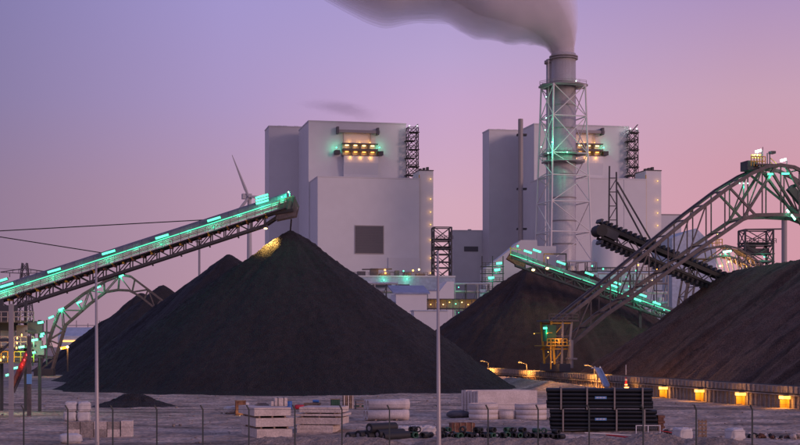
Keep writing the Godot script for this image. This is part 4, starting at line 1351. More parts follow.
func right_background(f: Dictionary):
	# second, farther reclaimer with a curved crown, lit warm from inside
	var g := frame(690, 345, 9)
	var t := thing("curved_reclaimer", "small far reclaimer with curved crown and warm-lit ribs behind the right heap", "reclaimer", fw(g, 0, 0, 0), g.yaw)
	var o := []
	var n := []
	for q in [[668, 345], [688, 262], [698, 253], [709, 248], [722, 246], [735, 249], [750, 258], [764, 270], [800, 345]]:
		var lx := fl(g, q[0])
		o.append(Vector2(lx, fh(g, lx, q[1]) if q[1] < 345 else 0.0))
	for q in [[674, 345], [694, 272], [702, 263], [711, 258], [722, 256], [733, 259], [746, 267], [757, 277], [790, 345]]:
		var lx := fl(g, q[0])
		n.append(Vector2(lx, fh(g, lx, q[1]) if q[1] < 345 else 0.0))
	portal(t, g, o, n, 2.0, 16, .4, .22, mats.portal_steel)
	for i in range(1, 7):
		var pa := fw(g, o[i].x, o[i].y - .3, -.2)
		var pb := fw(g, o[i + 1].x, o[i + 1].y - .3, -.2)
		bar(t, "hood_panel", pa, pb, 3.4, .12, mats.hood)
	for k in 9:
		var lx := fl(g, 712 + k * 5)
		bar(t, "rib", fw(g, lx, fh(g, lx, 252 + absf(k - 2.0) * 1.6), 1.5), fw(g, lx + 1.2, fh(g, lx, 270 + k), 1.5), .3, .3, mats.white_steel)
	for q in [[728, 262], [742, 266], [720, 266]]:
		bulb(t, fp(g, q[0], q[1], 0), .45, "warm_glow", AMBER, 9.0, Vector3(0, 0, .5))
	bar(t, "lamp_mast", fp(g, 717, 247, 0), fp(g, 717, 233, 0), .2, .2, mats.yellow_paint)
	bulb(t, fp(g, 718, 233, .2), .3, "white_glow", Color(1, 1, .9), 4.0)
	railing(t, fp(g, 709, 247, 1), fp(g, 722, 246, 1), 1.6, 4, mats.yellow_paint, .09)
	tube_lamp(t, fp(g, 722, 252, 2.4), fp(g, 731, 251, 2.4), .25, 4.0, "white_teal_glow")
	tube_lamp(t, fp(g, 699, 271, 2.4), fp(g, 703, 265, 2.4), .22, 4.0, "teal_glow")
	# unloader tower and column
	var h := frame(745, 420, 5)
	t = thing("unloader_tower", "dark steel tower with machinery deck under the reclaimer crown", "tower", fw(h, 0, 0, 0), h.yaw)
	lattice_tower(t, h, fl(h, 773), 6, 0, fh(h, 0, 229.5), 9, .5, .34, mats.dark_steel, [fh(h, 0, 243), fh(h, 0, 254), fh(h, 0, 262)])
	fbox(t, "machine_box", h, .8, fl(h, 770), fh(h, 0, 254) + .2, fh(h, 0, 248), -5, -.8, mats.dark_steel)
	fbox(t, "machine_box", h, .8, fl(h, 757), fh(h, 0, 248), fh(h, 0, 244), -4, -1.2, mats.louvre)
	bar(t, "jib", fp(h, 745, 229.5, 0), fp(h, 781, 229, 0), .4, .4, mats.dark_steel)
	railing(t, fp(h, 745, 243, .4), fp(h, 776, 243, .4), 1.2, 7, mats.dark_steel, .08)
	bulb(t, fp(h, 764, 257, .6), .35, "teal_glow", TEAL, 5.0)
	t = thing("round_column", "plain grey round column right of the dark steel tower", "column", at(784, 345, 400) * Vector3(1, 0, 1))
	rod(t, "shaft", at(784, 345, 400) * Vector3(1, 0, 1), at(784, 218, 400), .75, mats.grey_steel)
	add(t, "cap", unit_box, mats.grey_steel, Transform3D(Basis.from_scale(Vector3(3.6, 1.2, 3)), at(784, 216, 400)))

func retaining_wall(f: Dictionary):
	var t := thing("retaining_wall", "ribbed concrete retaining wall with rail beam in front of the brown heap", "wall", fw(f, 0, 0, 0), f.yaw)
	fbox(t, "rail_beam", f, -.55, .75, 1.72, 2.5, -47, 100, mats.wall_concrete)
	fbox(t, "core", f, -.05, .6, -.3, 1.72, -47, 100, mats.wall_concrete)
	fbox(t, "rail", f, -.08, .08, 2.5, 2.62, -47, 100, mats.dark_steel)
	fbox(t, "ledge", f, -.75, -.05, 1.46, 1.60, -47, 100, mats.wall_concrete)
	var n := 122
	var pm := prism([Vector2(-.55, 0), Vector2(.55, 0), Vector2(.55, 1), Vector2(-.55, 1)], .2)
	for k in n:
		var z := 99.3 - k * 1.2
		# ribbed panel: two ribs proud of a plate, as one piece
		fbox(t, "panel", f, -.22 - .03 * (k % 3), -.05, -.2, 1.46, z - .54, z + .54, mats.wall_concrete)
		fbox(t, "rib", f, -.46, -.2, -.2, 1.46, z - .12, z + .12, mats.wall_concrete)
		if k < 100: fbox(t, "upper_rib", f, -.72, -.55, 1.74, 2.44, z - .16, z + .16, mats.wall_concrete)
	# lamps: wide fittings on the wall face
	var spots_x := [663.5, 699.5, 740.5, 784.5]
	var side := ["first", "second", "third", "fourth"]
	for i in 4:
		var z := 0.0
		for it in 400:       # walk along the wall to the place seen at that picture column
			z = it * .25
			var p := fw(f, -.8, 1, z)
			if 400 + FOCAL * p.x / -p.z > spots_x[i]: break
		var c := fw(f, -.95, 1.28, z)
		var l := thing("wall_lamp", "glowing orange lamp box low on the retaining wall, %s from the black pipe stack" % side[i], "lamp", fw(f, -.95, .0, z), f.yaw, "orange lamps along the retaining wall")
		fbox(l, "post", f, -.62, -.5, 0, 1.1, z - .3, z - .15, mats.yellow_paint)
		fbox(l, "post", f, -.62, -.5, 0, 1.1, z + .15, z + .3, mats.yellow_paint)
		fbox(l, "housing", f, -1.38, -.47, 1.45, 1.56, z - .62, z + .62, mats.dark_steel)
		fbox(l, "diffuser", f, -1.36, -.50, 1.10, 1.44, z - .55, z + .58, mats.amber_glow)
		fbox(l, "screen", f, -1.26, -.52, .1, 1.02, z - .5, z - .40, mats.yellow_paint)
		omni(l, fw(f, -1.0, .85, z + .45), AMBER, 1.5, .25)
		omni(l, fw(f, -2.0, 1.3, z), AMBER, 3.0, .3)
	# lamp posts on the top edge
	for q in [[486, 363], [524.5, 362], [591.5, 367]]:
		var z := 0.0
		for it in 400:
			z = -44 + it * .25
			var p := fw(f, -1.6, 1, z)
			if 400 + FOCAL * p.x / -p.z > q[0]: break
		var who: String = {486: "at its far left end", 524.5: "left of the portal foot", 591.5: "next to the blue chute"}[q[0]]
		var l := thing("rail_lamp", "small lamp post on the lit retaining wall %s" % who, "lamp", fw(f, -1.5, 0, z), f.yaw, "small lamp posts on the wall")
		bar(l, "post", fw(f, -1.2, 0, z), fw(f, -1.2, 3.6, z), .12, .12, mats.louvre)
		bar(l, "arm", fw(f, -1.2, 3.6, z), fw(f, -2.4, 4.0, z), .1, .1, mats.louvre)
		fbox(l, "lamp_head", f, -2.75, -2.25, 3.95, 4.1, z - .25, z + .25, mats.grey_steel)
		fbox(l, "lamp_glass", f, -2.7, -2.3, 3.88, 3.94, z - .2, z + .2, mats.amber_glow)
		spot(l, fw(f, -2.5, 3.75, z), fw(f, -.2, 1.9, z), AMBER, 95.0, 80.0, .25)
	# berm of coal dust and sand before the far part of the wall
	heap("sand_berm", "grey sand berm banked against the far part of the wall", [fw(f, -4.5, 1.1, -40), fw(f, -4.5, 1.2, -10), fw(f, -4.0, .9, 18), fw(f, -3.2, .4, 36)], .42, .6, "sand", 77, .25, "")
	# blue chute
	var z := 26.0
	t = thing("loading_chute", "slanting pale blue chute leaning on the wall above the pipe stack", "chute", fp(f, 602, 388, 28) * Vector3(1, 0, 1), f.yaw)
	var a := fp(f, 597, 368, z)
	var b := fp(f, 606.5, 387, z + 4)
	bar(t, "trough", a, b, .6, .2, mats.blue_cladding)
	bar(t, "side_rail", a + Vector3(-.4, .15, .1), b + Vector3(-.4, .15, .1), .12, .35, mats.blue_cladding)
	bar(t, "side_rail", a + Vector3(.4, .15, .1), b + Vector3(.4, .15, .1), .12, .35, mats.blue_cladding)
	bar(t, "top_arm", a, fp(f, 591, 368, z), .18, .18, mats.blue_cladding)
	bar(t, "leg", a, Vector3(a.x, 0, a.z), .14, .14, mats.grey_steel)
	bar(t, "foot", b, Vector3(b.x, 0, b.z), .5, .3, mats.grey_steel)
	# red beacon
	var p0 := fp(f, 631.5, 391, 39)
	t = thing("warning_beacon", "red and white marker post with orange lamp at its foot above the pipe stack", "beacon", Vector3(p0.x - .8, 0, p0.z))
	var p1 := Vector3(p0.x - .8, 0, p0.z)
	add(t, "cone", lathe([Vector2(.3, 0), Vector2(.26, .9), Vector2(.17, 1.9), Vector2(.08, 2.5), Vector2(0, 2.5)], 16), mats.red_paint, Transform3D(Basis(), p1))
	for y in [1.3, 2.0]: add(t, "white_band", lathe([Vector2(.26 - (y - 1.3) * .1, 0), Vector2(.23 - (y - 1.3) * .1, .22)], 16), mats.white_steel, Transform3D(Basis(), p1 + Vector3(.0, y, 0)))
	rod(t, "pole", p1 + Vector3(0, 2.8, 0), p1 + Vector3(0, 4.2, 0), .06, mats.white_steel)
	bar(t, "lamp", p1 + Vector3(-.3, .95, .5), p1 + Vector3(.3, .95, .5), .2, .3, mats.amber_glow)
	omni(t, p1 + Vector3(0, 1.1, .95), AMBER, 3.0, .2)

# ---------------------------------------------------------------- far things
func wind_turbine():
	var d := 900.0
	var t := thing("wind_turbine", "distant pale wind turbine behind the boom head", "wind turbine", at(250, 345, d) * Vector3(1, 0, 1))
	var b := at(249.5, 345, d) * Vector3(1, 0, 1)
	var hub := at(249.5, 197, d)
	add(t, "tower", lathe([Vector2(2.1, 0), Vector2(1.2, hub.y - 1)], 20), mats.turbine_white, Transform3D(Basis(), b))
	box(t, "nacelle", hub + Vector3(-1.6, .3, 0), Vector3(5.6, 3.2, 4.0), mats.turbine_white, .3)
	add(t, "hub", mats.bulb_mesh, mats.turbine_white, Transform3D(Basis.from_scale(Vector3(1.7, 1.7, 1.7)), hub + Vector3(0, 0, 2.6)))
	for k in 3:
		var a := deg_to_rad(112.0 + 120 * k)
		var dir := Vector3(cos(a), sin(a), 0)
		var side := Vector3(-sin(a), cos(a), 0)
		var v := PackedVector3Array()
		var idx := PackedInt32Array()
		var n := 7
		for i in n:
			var u := i / float(n - 1)
			var c := hub + Vector3(0, 0, 2.6) + dir * (1.0 + 26.0 * u)
			var w: float = lerpf(1.5, .25, u) * (0.6 if i == 0 else 1.0)
			for e in [[-.35, 0], [0, .25], [.65, 0], [0, -.25]]:
				v.append(c + side * w * e[0] * 1.5 + Vector3(0, 0, w * e[1]))
		for i in n - 1:
			for e in 4:
				var p := i * 4 + e
				var q := i * 4 + (e + 1) % 4
				idx.append_array([p, p + 4, q, q, p + 4, q + 4])
		add(t, "blade", tri_mesh(v, idx, false), mats.turbine_white)

func pylon():
	var d := 760.0
	var t := thing("power_pylon", "lattice electricity pylon behind the boom at the left edge", "pylon", at(25, 345, d) * Vector3(1, 0, 1))
	var m: Material = mats.louvre
	var sec := [[345, 8.6], [318, 7.2], [300, 5.6], [286, 4.2], [272, 3.2], [263, 2.2]]
	for k in sec.size() - 1:
		var ya: float = sec[k][0]
		var yb: float = sec[k + 1][0]
		var ra: float = sec[k][1] * d / FOCAL
		var rb: float = sec[k + 1][1] * d / FOCAL
		var ca := at(25, ya, d)
		var cb := at(25, yb, d)
		if k == 0: ca.y = 0
		var n := 2 if k < 4 else 1
		for i in 4:
			var da := Vector3(1 if i in [0, 1] else -1, 0, 1 if i in [0, 3] else -1)
			var j := (i + 1) % 4
			var db := Vector3(1 if j in [0, 1] else -1, 0, 1 if j in [0, 3] else -1)
			bar(t, "leg", ca + da * ra, cb + da * rb, .5, .5, m)
			for q in n:
				var u0 := q / float(n)
				var u1 := (q + 1) / float(n)
				var pa := ca.lerp(cb, u0)
				var pb := ca.lerp(cb, u1)
				bar(t, "brace", pa + da * lerpf(ra, rb, u0), pb + db * lerpf(ra, rb, u1), .28, .28, m)
				bar(t, "brace", pa + db * lerpf(ra, rb, u0), pb + da * lerpf(ra, rb, u1), .28, .28, m)
	for s in [-1.0, 1.0]:
		bar(t, "cross_arm", at(25, 268.5, d), at(25 + s * 24, 272, d), .45, .45, m)
		bar(t, "cross_arm", at(25, 273.5, d), at(25 + s * 24, 272.3, d), .4, .4, m)
		for k in 3: bar(t, "arm_tie", at(25 + s * (6 + k * 6), 269.5 + k * .8, d), at(25 + s * (6 + k * 6), 273.2 - k * .2, d), .25, .25, m)
		bar(t, "insulator", at(25 + s * 15, 273, d), at(25 + s * 15, 277, d), .35, .35, m)
		rod(t, "wire", at(25 + s * 24, 272, d), at(25 + s * 24 - 140, 262, d - 260), .1, m)

func masts():
	var n := 0
	for q in [[96.5, 262, 90.0, "left"], [438, 251, 84.0, "centre"]]:
		var b := at(q[0] + 1.0, 345, q[2]) * Vector3(1, 0, 1)
		var label := "tall thin tapered grey light pole before the left heaps" if n == 0 else "tall thin tapered grey light pole before the front heap's right slope"
		var t := thing("light_pole", label, "pole", b, 0, "tall poles by the fence")
		var h := at(0, q[1], q[2]).y
		add(t, "shaft", lathe([Vector2(.14, 0), Vector2(.135, 1), Vector2(.062, h), Vector2(0, h)], 16), mats.galvanised, Transform3D(Basis(Vector3(0, 0, 1), .006), b))
		add(t, "base_plate", unit_box, mats.galvanised, Transform3D(Basis.from_scale(Vector3(.5, .06, .5)), b + Vector3(0, .03, 0)))
		add(t, "hatch", unit_box, mats.grey_steel, Transform3D(Basis.from_scale(Vector3(.12, .35, .05)), b + Vector3(0, 1.0, .125)))
		n += 1
	var t := thing("far_mast", "slim grey mast rising behind the boom left of the wind turbine", "pole", at(199.5, 345, 420) * Vector3(1, 0, 1))
	var b := at(199.5, 345, 420) * Vector3(1, 0, 1)
	add(t, "shaft", lathe([Vector2(.4, 0), Vector2(.3, 36), Vector2(0, 36)], 12), mats.grey_steel, Transform3D(Basis(), b))
	box(t, "lamp_head", b + Vector3(0, 36.1, 0), Vector3(2.2, .4, 1), mats.grey_steel)

func fence():
	var xs := [-22.0, 24.0, 68.0, 113.0, 157.0, 203.0, 249.0, 295.0, 342.0, 389.5, 438.5, 488.0, 538.0, 589.0, 643.0, 696.0, 752.0, 809.0]
	var t := thing("wire_fence", "dark green steel wire fence along the front of the yard", "fence", at(400, 345, 92) * Vector3(1, 0, 1))
	var tops := []
	for i in xs.size():
		var d: float = lerpf(98.0, 86.0, i / 17.0)
		var b := at(xs[i], 345, d)
		b.y = ground_h(b.x, b.z) - .1
		var top := Vector3(b.x, at(0, 409.5, d).y, b.z)
		bar(t, "post", b, top, .085, .085, mats.fence_steel)
		bar(t, "post_arm", top, top + Vector3(-.14, .28, .12), .07, .07, mats.fence_steel)
		tops.append([top, b])
	for i in xs.size() - 1:
		var a: Array = tops[i]
		var b: Array = tops[i + 1]
		for e in [[1.0, .018], [.62, .012], [.3, .012]]:
			bar(t, "tension_wire", a[1].lerp(a[0], e[0]), b[1].lerp(b[0], e[0]), e[1], e[1], mats.fence_steel)
		bar(t, "barbed_wire", a[0] + Vector3(-.14, .28, .12), b[0] + Vector3(-.14, .28, .12), .012, .012, mats.fence_steel)

# ---------------------------------------------------------------- yard
func on_ground(x: float, d: float) -> Vector3:
	var p := at(x, 345, d)
	return Vector3(p.x, ground_h(p.x, p.z), p.z)

func slab_stack(label: String, x: float, d: float, deg: float, layers: Array, extra := ""):
	var f := frame(x, d, deg)
	var t := thing("concrete_slab_stack", label, "slab stack", fw(f, 0, 0, 0), f.yaw, "stacks of concrete slabs")
	var n := 0
	for l in layers:    # x0, x1, y0, y1, depth
		fbox(t, "slab", f, l[0], l[1], l[2], l[3], -l[4], 0, mats.concrete)
		if n:
			for q in [.15, .5, .85]: fbox(t, "timber_bearer", f, lerpf(l[0], l[1], q) - .06, lerpf(l[0], l[1], q) + .06, layers[n - 1][3], l[2], -l[4] + .1, -.1, mats.timber)
		n += 1
	return t

func yard():
	# two slab stacks
	slab_stack("three thick pinkish concrete slabs stacked on timbers, left of the two slab stacks", 257, 113, 18, [[0, 2.75, -.05, .62, 5.6], [-.08, 2.85, .80, 1.45, 5.6], [-.2, 2.65, 1.62, 2.24, 5.8]])
	var t: Node3D = slab_stack("wide concrete slabs stacked beside the three-slab stack, right end stepped", 297, 119, -9, [[0, 2.9, -.05, .62, 3.2], [-.1, 3.6, .70, 1.22, 3.2], [-.2, 3.75, 1.34, 1.52, 3.4], [.2, 3.55, 1.62, 2.05, 3.3]])
	# things on and behind the slabs
	var f := frame(275, 116, 10)
	t = thing("wrapped_block_pack", "pink wrapped pack of blocks on top of the left slab stack", "pack", fw(f, 0, 2.26, 0), f.yaw)
	fbox(t, "pack", f, 0, .98, 2.26, 2.88, -.9, 0, mats.concrete)
	for q in [.25, .7]: fbox(t, "strap", f, q - .03, q + .03, 2.25, 2.9, -.92, .02, mats.dark_steel)
	fbox(t, "side_block", f, -.28, -.02, 2.26, 2.62, -.7, -.1, mats.concrete)
	t = thing("stone_pile", "flat grey slabs lying on the left end of the three-slab stack", "slab", fw(frame(258, 117, 12), 0, 2.24, 0))
	var fs := frame(256, 117, 12)
	for k in 3: fbox(t, "flat_slab", fs, .1 * k, 1.05 - .1 * k, 2.26 + k * .07, 2.32 + k * .07, -.8, -.1 * k, mats.wall_concrete)
	# crates and tarps in the second row
	for q in [[235.5, 246, 401, 415, "rust", "brown upright crate with a small lamp left of the slab stacks"], [331.5, 340, 399.5, 409, "green_paint", "dark green crate left of the upright pallets"]]:
		var d := gnd(q[3])
		var fr := frame(q[0], d, 8)
		t = thing("storage_crate", q[5], "crate", fw(fr, 0, 0, 0), fr.yaw)
		var w := fl(fr, q[1])
		var h := fh(fr, 0, q[2])
		fbox(t, "body", fr, 0, w, 0, h, -1.0, 0, mats[q[4]])
		for k in 4: fbox(t, "board", fr, w * k / 4 + .03, w * (k + 1) / 4 - .03, .05, h - .05, 0, .04, mats[q[4]])
		fbox(t, "lid", fr, -.05, w + .05, h, h + .06, -1.05, .06, mats.timber)
		if q[0] < 300: bulb(t, fw(fr, w * .6, h * .25, .12), .08, "warm_glow", WARM, .3, Vector3(0, 0, .3))
	t = thing("tarpaulin_heap", "grey tarpaulin-covered low heap left of the brown crate", "tarp", on_ground(231, gnd(414)))
	add(t, "cover", sack_mesh(5, 1.7, 1.0, 1.4, .8, .2), mats.bag, Transform3D(Basis.from_scale(Vector3(1, .75, 1)), on_ground(232, gnd(414))))
	t = thing("white_sack", "single white sack between the brown crate and slab stack", "sack", on_ground(247, gnd(410)))
	add(t, "cover", sack_mesh(6, .6, .9, .6, .6, .1), mats.bag, Transform3D(Basis(), on_ground(246.5, gnd(410))))
	t = thing("red_tarp_pack", "low pack under a bright red tarp behind the slabs", "tarp", on_ground(299.5, gnd(409)))
	add(t, "cover", sack_mesh(8, 1.05, .5, .9, .5, .08), mats.tarp_red, Transform3D(Basis(), on_ground(299.5, gnd(409)) + Vector3(0, .05, 0)))
	for k in 3: box(t, "bearer", on_ground(295.5 + k * 4, gnd(409)) + Vector3(0, .06, 0), Vector3(.12, .14, 1.1), mats.timber)
	t = thing("blue_drum", "blue drum at the left of the red tarp", "drum", on_ground(289, gnd(409)))
	add(t, "barrel", lathe([Vector2(0, 0), Vector2(.29, 0), Vector2(.30, .3), Vector2(.29, .32), Vector2(.30, .6), Vector2(.29, .88), Vector2(0, .88)], 18), mats.blue_paint, Transform3D(Basis(), on_ground(289.5, gnd(409))))
	t = thing("timber_stack", "low stack of brown boards right of the red tarp", "timber", on_ground(312, gnd(408)))
	for k in 4:
		for j in 3: box(t, "board", on_ground(312, gnd(408)) + Vector3((k % 2) * .06, .08 + k * .17, -.3 + j * .32), Vector3(1.9, .12, .28), mats.timber)
	t = thing("blue_sheet_roll", "blue plastic roll lying on the brown boards", "roll", on_ground(316, gnd(408)))
	rod(t, "roll", on_ground(313, gnd(408)) + Vector3(0, .83, 0), on_ground(319, gnd(408)) + Vector3(0, .83, .1), .16, mats.blue_paint)
	# upright pallets
	var fpal := frame(343.5, gnd(409), 10)
	t = thing("upright_pallets", "pale slatted crate standing upright behind the second slab stack", "crate", fw(fpal, 0, 0, 0), fpal.yaw)
	var pw := fl(fpal, 354)
	var ph := fh(fpal, 0, 395.5)
	for k in 5: fbox(t, "slat", fpal, pw * k / 5 + .03, pw * (k + 1) / 5 - .06, 0, ph, -.05, 0, mats.concrete if k % 2 == 0 else mats.timber)
	for y in [.1, .5, .94]: fbox(t, "rail", fpal, 0, pw, ph * y - .05, ph * y + .05, -.12, -.05, mats.timber)
	fbox(t, "back", fpal, .02, pw - .02, .02, ph - .03, -.9, -.12, mats.rust)
	for e in [[356, 368, 401, 410, "clutter_rack", "cluttered low steel rack right of the upright crate", "rack"]]:
		var fr := frame(e[0], gnd(e[3]), 6)
		t = thing(e[4], e[5], e[6], fw(fr, 0, 0, 0), fr.yaw)
		var w := fl(fr, e[1])
		var h := fh(fr, 0, e[2])
		for x in [0.0, w]:
			for z in [0.0, -.9]: fbox(t, "post", fr, x - .04, x + .04, 0, h, z - .04, z + .04, mats.dark_steel)
		for y in [.3, .65, .98]:
			fbox(t, "shelf", fr, 0, w, h * y - .03, h * y + .03, -.9, 0, mats.timber)
		for k in 4: fbox(t, "box", fr, w * (.05 + k * .24), w * (.22 + k * .24), h * .33, h * (.5 + .06 * (k % 2)), -.7, -.1, mats.wall_concrete if k % 2 else mats.green_paint)
	# white bags, two by two
	var k := 0
	for q in [[71, 0, "left bottom"], [84, 0, "right bottom"], [71.5, 1, "left top"], [84.5, 1, "right top"]]:
		var p := on_ground(q[0], gnd(421))
		var o := add(self, "bulk_bag", sack_mesh(20 + k, 1.18, .92, 1.1, .42, .1), mats.bag, Transform3D(Basis(Vector3.UP, .1 * k), p + Vector3(0, .9 * q[1], 0)))
		tag(o, "white bulk bag at the %s of the four stacked bags" % q[2], "bag", "white bulk bags")
		k += 1
	# low wall of concrete blocks
	t = thing("block_wall", "low grey concrete block wall in front of the white bulk bags", "wall", on_ground(100, 113))
	var fb := frame(67, 114, 3)
	for j in 2:
		for i in 4:
			var w := 1.02
			fbox(t, "block", fb, i * w + .01, i * w + .98, -.05 + j * .61, .55 + j * .61, -.6, 0, mats.wall_concrete if (i + j) % 3 else mats.concrete)
	t = thing("block_cube", "pale concrete cube at the right end of the low block wall", "block", fw(fb, 3.5, 0, .3))
	fbox(t, "cube", fb, 4.12, 4.95, -.05, 1.2, -.8, .1, mats.concrete)
	t = thing("sand_bag", "pale rounded sandbag before the low block wall", "bag", on_ground(71, 108))
	add(t, "sack", sack_mesh(40, 1.6, .75, 1.0, .6, .08), mats.bag, Transform3D(Basis(), on_ground(71, 108)))
	# small coal heap at the toe
	var c := at(135, 345, 172)
	heap("small_coal_heap", "small dark coal heap at the front heap's left toe", [Vector3(c.x - .6, 1.35, c.z), Vector3(c.x + .7, 1.2, c.z)], .55, .2, "coal", 91, .3)
	# big concrete pipes
	var pipe_mesh := lathe([Vector2(.36, 0), Vector2(.47, 0), Vector2(.47, 3.3), Vector2(.52, 3.45), Vector2(.52, 3.95), Vector2(.40, 3.95), Vector2(.36, 3.4)], 26, true)
	var fpp := frame(366, gnd(420.5), 16)
	var names := ["lower front", "lower rear", "upper front", "upper rear"]
	k = 0
	for q in [[0, 0], [0, 1], [1, 0], [1, 1]]:
		var base := fw(fpp, .1 + .2 * q[0], .5 + .93 * q[0], -1.05 * q[1] - .5 * q[0])
		var ax := Basis(Vector3.UP, fpp.yaw) * Basis(Vector3(0, 1, 0), Vector3(1, 0, 0), Vector3(0, 0, -1))
		var o := add(self, "concrete_pipe", pipe_mesh, mats.white_concrete, Transform3D(ax, base))
		tag(o, "thick pale concrete pipe, %s of the pipe stack behind the black rolls" % names[k], "pipe", "pale concrete pipes")
		k += 1
	for q in [.8, 2.8]:
		var o := add(self, "pipe_chock", unit_box, mats.timber, Transform3D(Basis(Vector3.UP, fpp.yaw) * Basis.from_scale(Vector3(.14, .12, 2.4)), fw(fpp, q, .05, -.6)))
		tag(o, "timber chock under the %s end of the pale concrete pipes" % ("left" if q < 1 else "right"), "timber", "timber chocks under the pipes")
	# precast panels standing in a pack, and rings
	var fc := frame(478, gnd(418), 17)
	t = thing("precast_panel_pack", "large pack of upright white precast panels left of the black pipe stack", "panel pack", fw(fc, 0, 0, 0), fc.yaw)
	var ww := fl(fc, 537)
	var hc := fh(fc, 0, 391)
	for i in 8:
		var j := (i * 37 % 5) * .06
		fbox(t, "panel", fc, -.02 - j, ww - (.5 if i > 3 else 0.0), -.05, hc - (.04 * (i % 3)), -.52 * i - .42, -.52 * i, mats.white_concrete)
	for i in 7:
		fbox(t, "spacer", fc, .1, .35, .6, .8, -.52 * i - .52, -.52 * i - .42, mats.timber)
		fbox(t, "spacer", fc, .1, .35, 1.9, 2.1, -.52 * i - .52, -.52 * i - .42, mats.timber)
	for q in [[483.5, 14.8, 403.5, "left ring before the white panels"], [507, 9, 410.5, "low middle ring before the white panels"], [530.5, 16, 403.5, "right ring touching the black pipe stack"]]:
		var d := gnd(418.5) - 1.5
		var p := on_ground(q[0], d)
		var R: float = q[1] * d / FOCAL
		var h := at(0, q[2], d).y
		var pts := [Vector2(R - .14, 0), Vector2(R, 0)]
		var nn := 3 if h > 1 else 1
		for i in nn: pts.append_array([Vector2(R, h * (i + 1) / nn - .04), Vector2(R - .03, h * (i + 1) / nn - .03), Vector2(R - .03, h * (i + 1) / nn), Vector2(R, h * (i + 1) / nn + .005)])
		pts.append(Vector2(R - .14, h))
		var o := add(self, "concrete_ring", lathe(pts, 40, true), mats.white_concrete, Transform3D(Basis(), p))
		tag(o, "white round concrete shaft, " + q[3], "concrete ring", "white concrete rings")
	t = thing("dark_tarp_mound", "dark tarp mound left of the white concrete rings", "tarp", on_ground(458, gnd(417)))
	add(t, "cover", sack_mesh(44, 2.2, .8, 1.5, .85, .1), mats.louvre, Transform3D(Basis(), on_ground(458, gnd(417))))
	# black pipe bundles
	var fk := frame(548, 121, -4)
	var pr := .155
	var long := fl(fk, 652)
	var ringm := lathe([Vector2(.125, 0), Vector2(pr, 0), Vector2(pr, 1), Vector2(.125, 1)], 12, true)
	for level in 2:
		t = thing("black_pipe_bundle", "%s strapped bundle of long black plastic pipes" % ("upper" if level else "lower"), "pipe bundle", fw(fk, 0, 1.85 * level, 0), fk.yaw, "black pipe bundles")
		var y0 := .12 + level * 1.74
		var x1 := long - (0.0 if level else -.35)
		var x0 := 0.0 if level else .25
		var rows := 5
		for r in rows:
			for q in 7:
				var jit := .1 * sin(r * 7.3 + q * 3.1 + level)
				var p := fw(fk, x0 + jit, y0 + pr + r * .325, -.2 - q * .325)
				add(t, "pipe", ringm, mats.black_pipe, Transform3D(Basis(Vector3.UP, fk.yaw) * Basis(Vector3(0, 1, 0), Vector3(x1 - x0, 0, 0), Vector3(0, 0, -1)), p))
		for q in [561, 587, 614.5, 642.5]:
			var x := fl(fk, q + (2.0 if level == 0 else 0.0))
			fbox(t, "frame_post", fk, x - .06, x + .06, y0 - .1, y0 + 1.70, -.03, .08, mats.strap)
			fbox(t, "frame_post", fk, x - .06, x + .06, y0 - .1, y0 + 1.70, -2.5, -2.4, mats.strap)
			fbox(t, "frame_sill", fk, x - .06, x + .06, y0 - .12, y0 - .01, -2.4, -.03, mats.timber)
			fbox(t, "frame_head", fk, x - .06, x + .06, y0 + 1.64, y0 + 1.70, -2.4, -.03, mats.timber)
		var lx := fl(fk, 600.5)
		fbox(t, "paper_label", fk, lx - .45, lx + .48, y0 + .78, y0 + .98, -.04, -.01, mats.label_blue)
		for q in 3: fbox(t, "label_print", fk, lx - .35 + q * .26, lx - .16 + q * .26, y0 + .84, y0 + .93, -.01, 0.0, mats.white_steel)
	# wooden end stop at the right of the stack
	t = thing("timber_end_stack", "brown timber blocks at the right end of the black pipe stack", "timber", fw(fk, long + .6, 0, -.5), fk.yaw)
	for i in 6: fbox(t, "block", fk, long + .5, long + .95 + .1 * (i % 2), i * .22, i * .22 + .2, -1.6, -.2, mats.rust)
	# thick black rolls
	k = 0
	for q in [[360, 441, .34], [370, 435, .36], [378, 441, .36], [381, 428, .37], [389, 434, .35], [394, 443, .34]]:
		var d := gnd(441)
		var y := at(0, q[1], d).y
		var p := at(q[0], q[1], d)
		p.y = maxf(q[2], p.y)
		if q[1] > 440: p.y = q[2]
		var a := p + Vector3(-.85, 0, .5)
		var b := p + Vector3(1.0, 0, -1.2)
		var o := thing("black_roll", "thick black rubber roll, %s in the heap right of the slabs" % ["lowest at left", "second from left", "third from left", "topmost", "fifth from left", "rightmost"][k], "roll", Vector3(p.x, 0, p.z), 0, "black rolls")
		bar(o, "roll", a, b, q[2] * 2, q[2] * 2, mats.black_rubber, mats.round_mesh)
		bar(o, "core", a + (a - b).normalized() * .02, a, q[2] * .9, q[2] * .9, mats.grey_steel, mats.round_mesh)
		k += 1
	# rows of short pipe fittings
	var fit := lathe([Vector2(.15, 0), Vector2(.235, 0), Vector2(.235, .8), Vector2(.15, .8)], 16, true)
	var r := RandomNumberGenerator.new()
	r.seed = 4
	k = 0
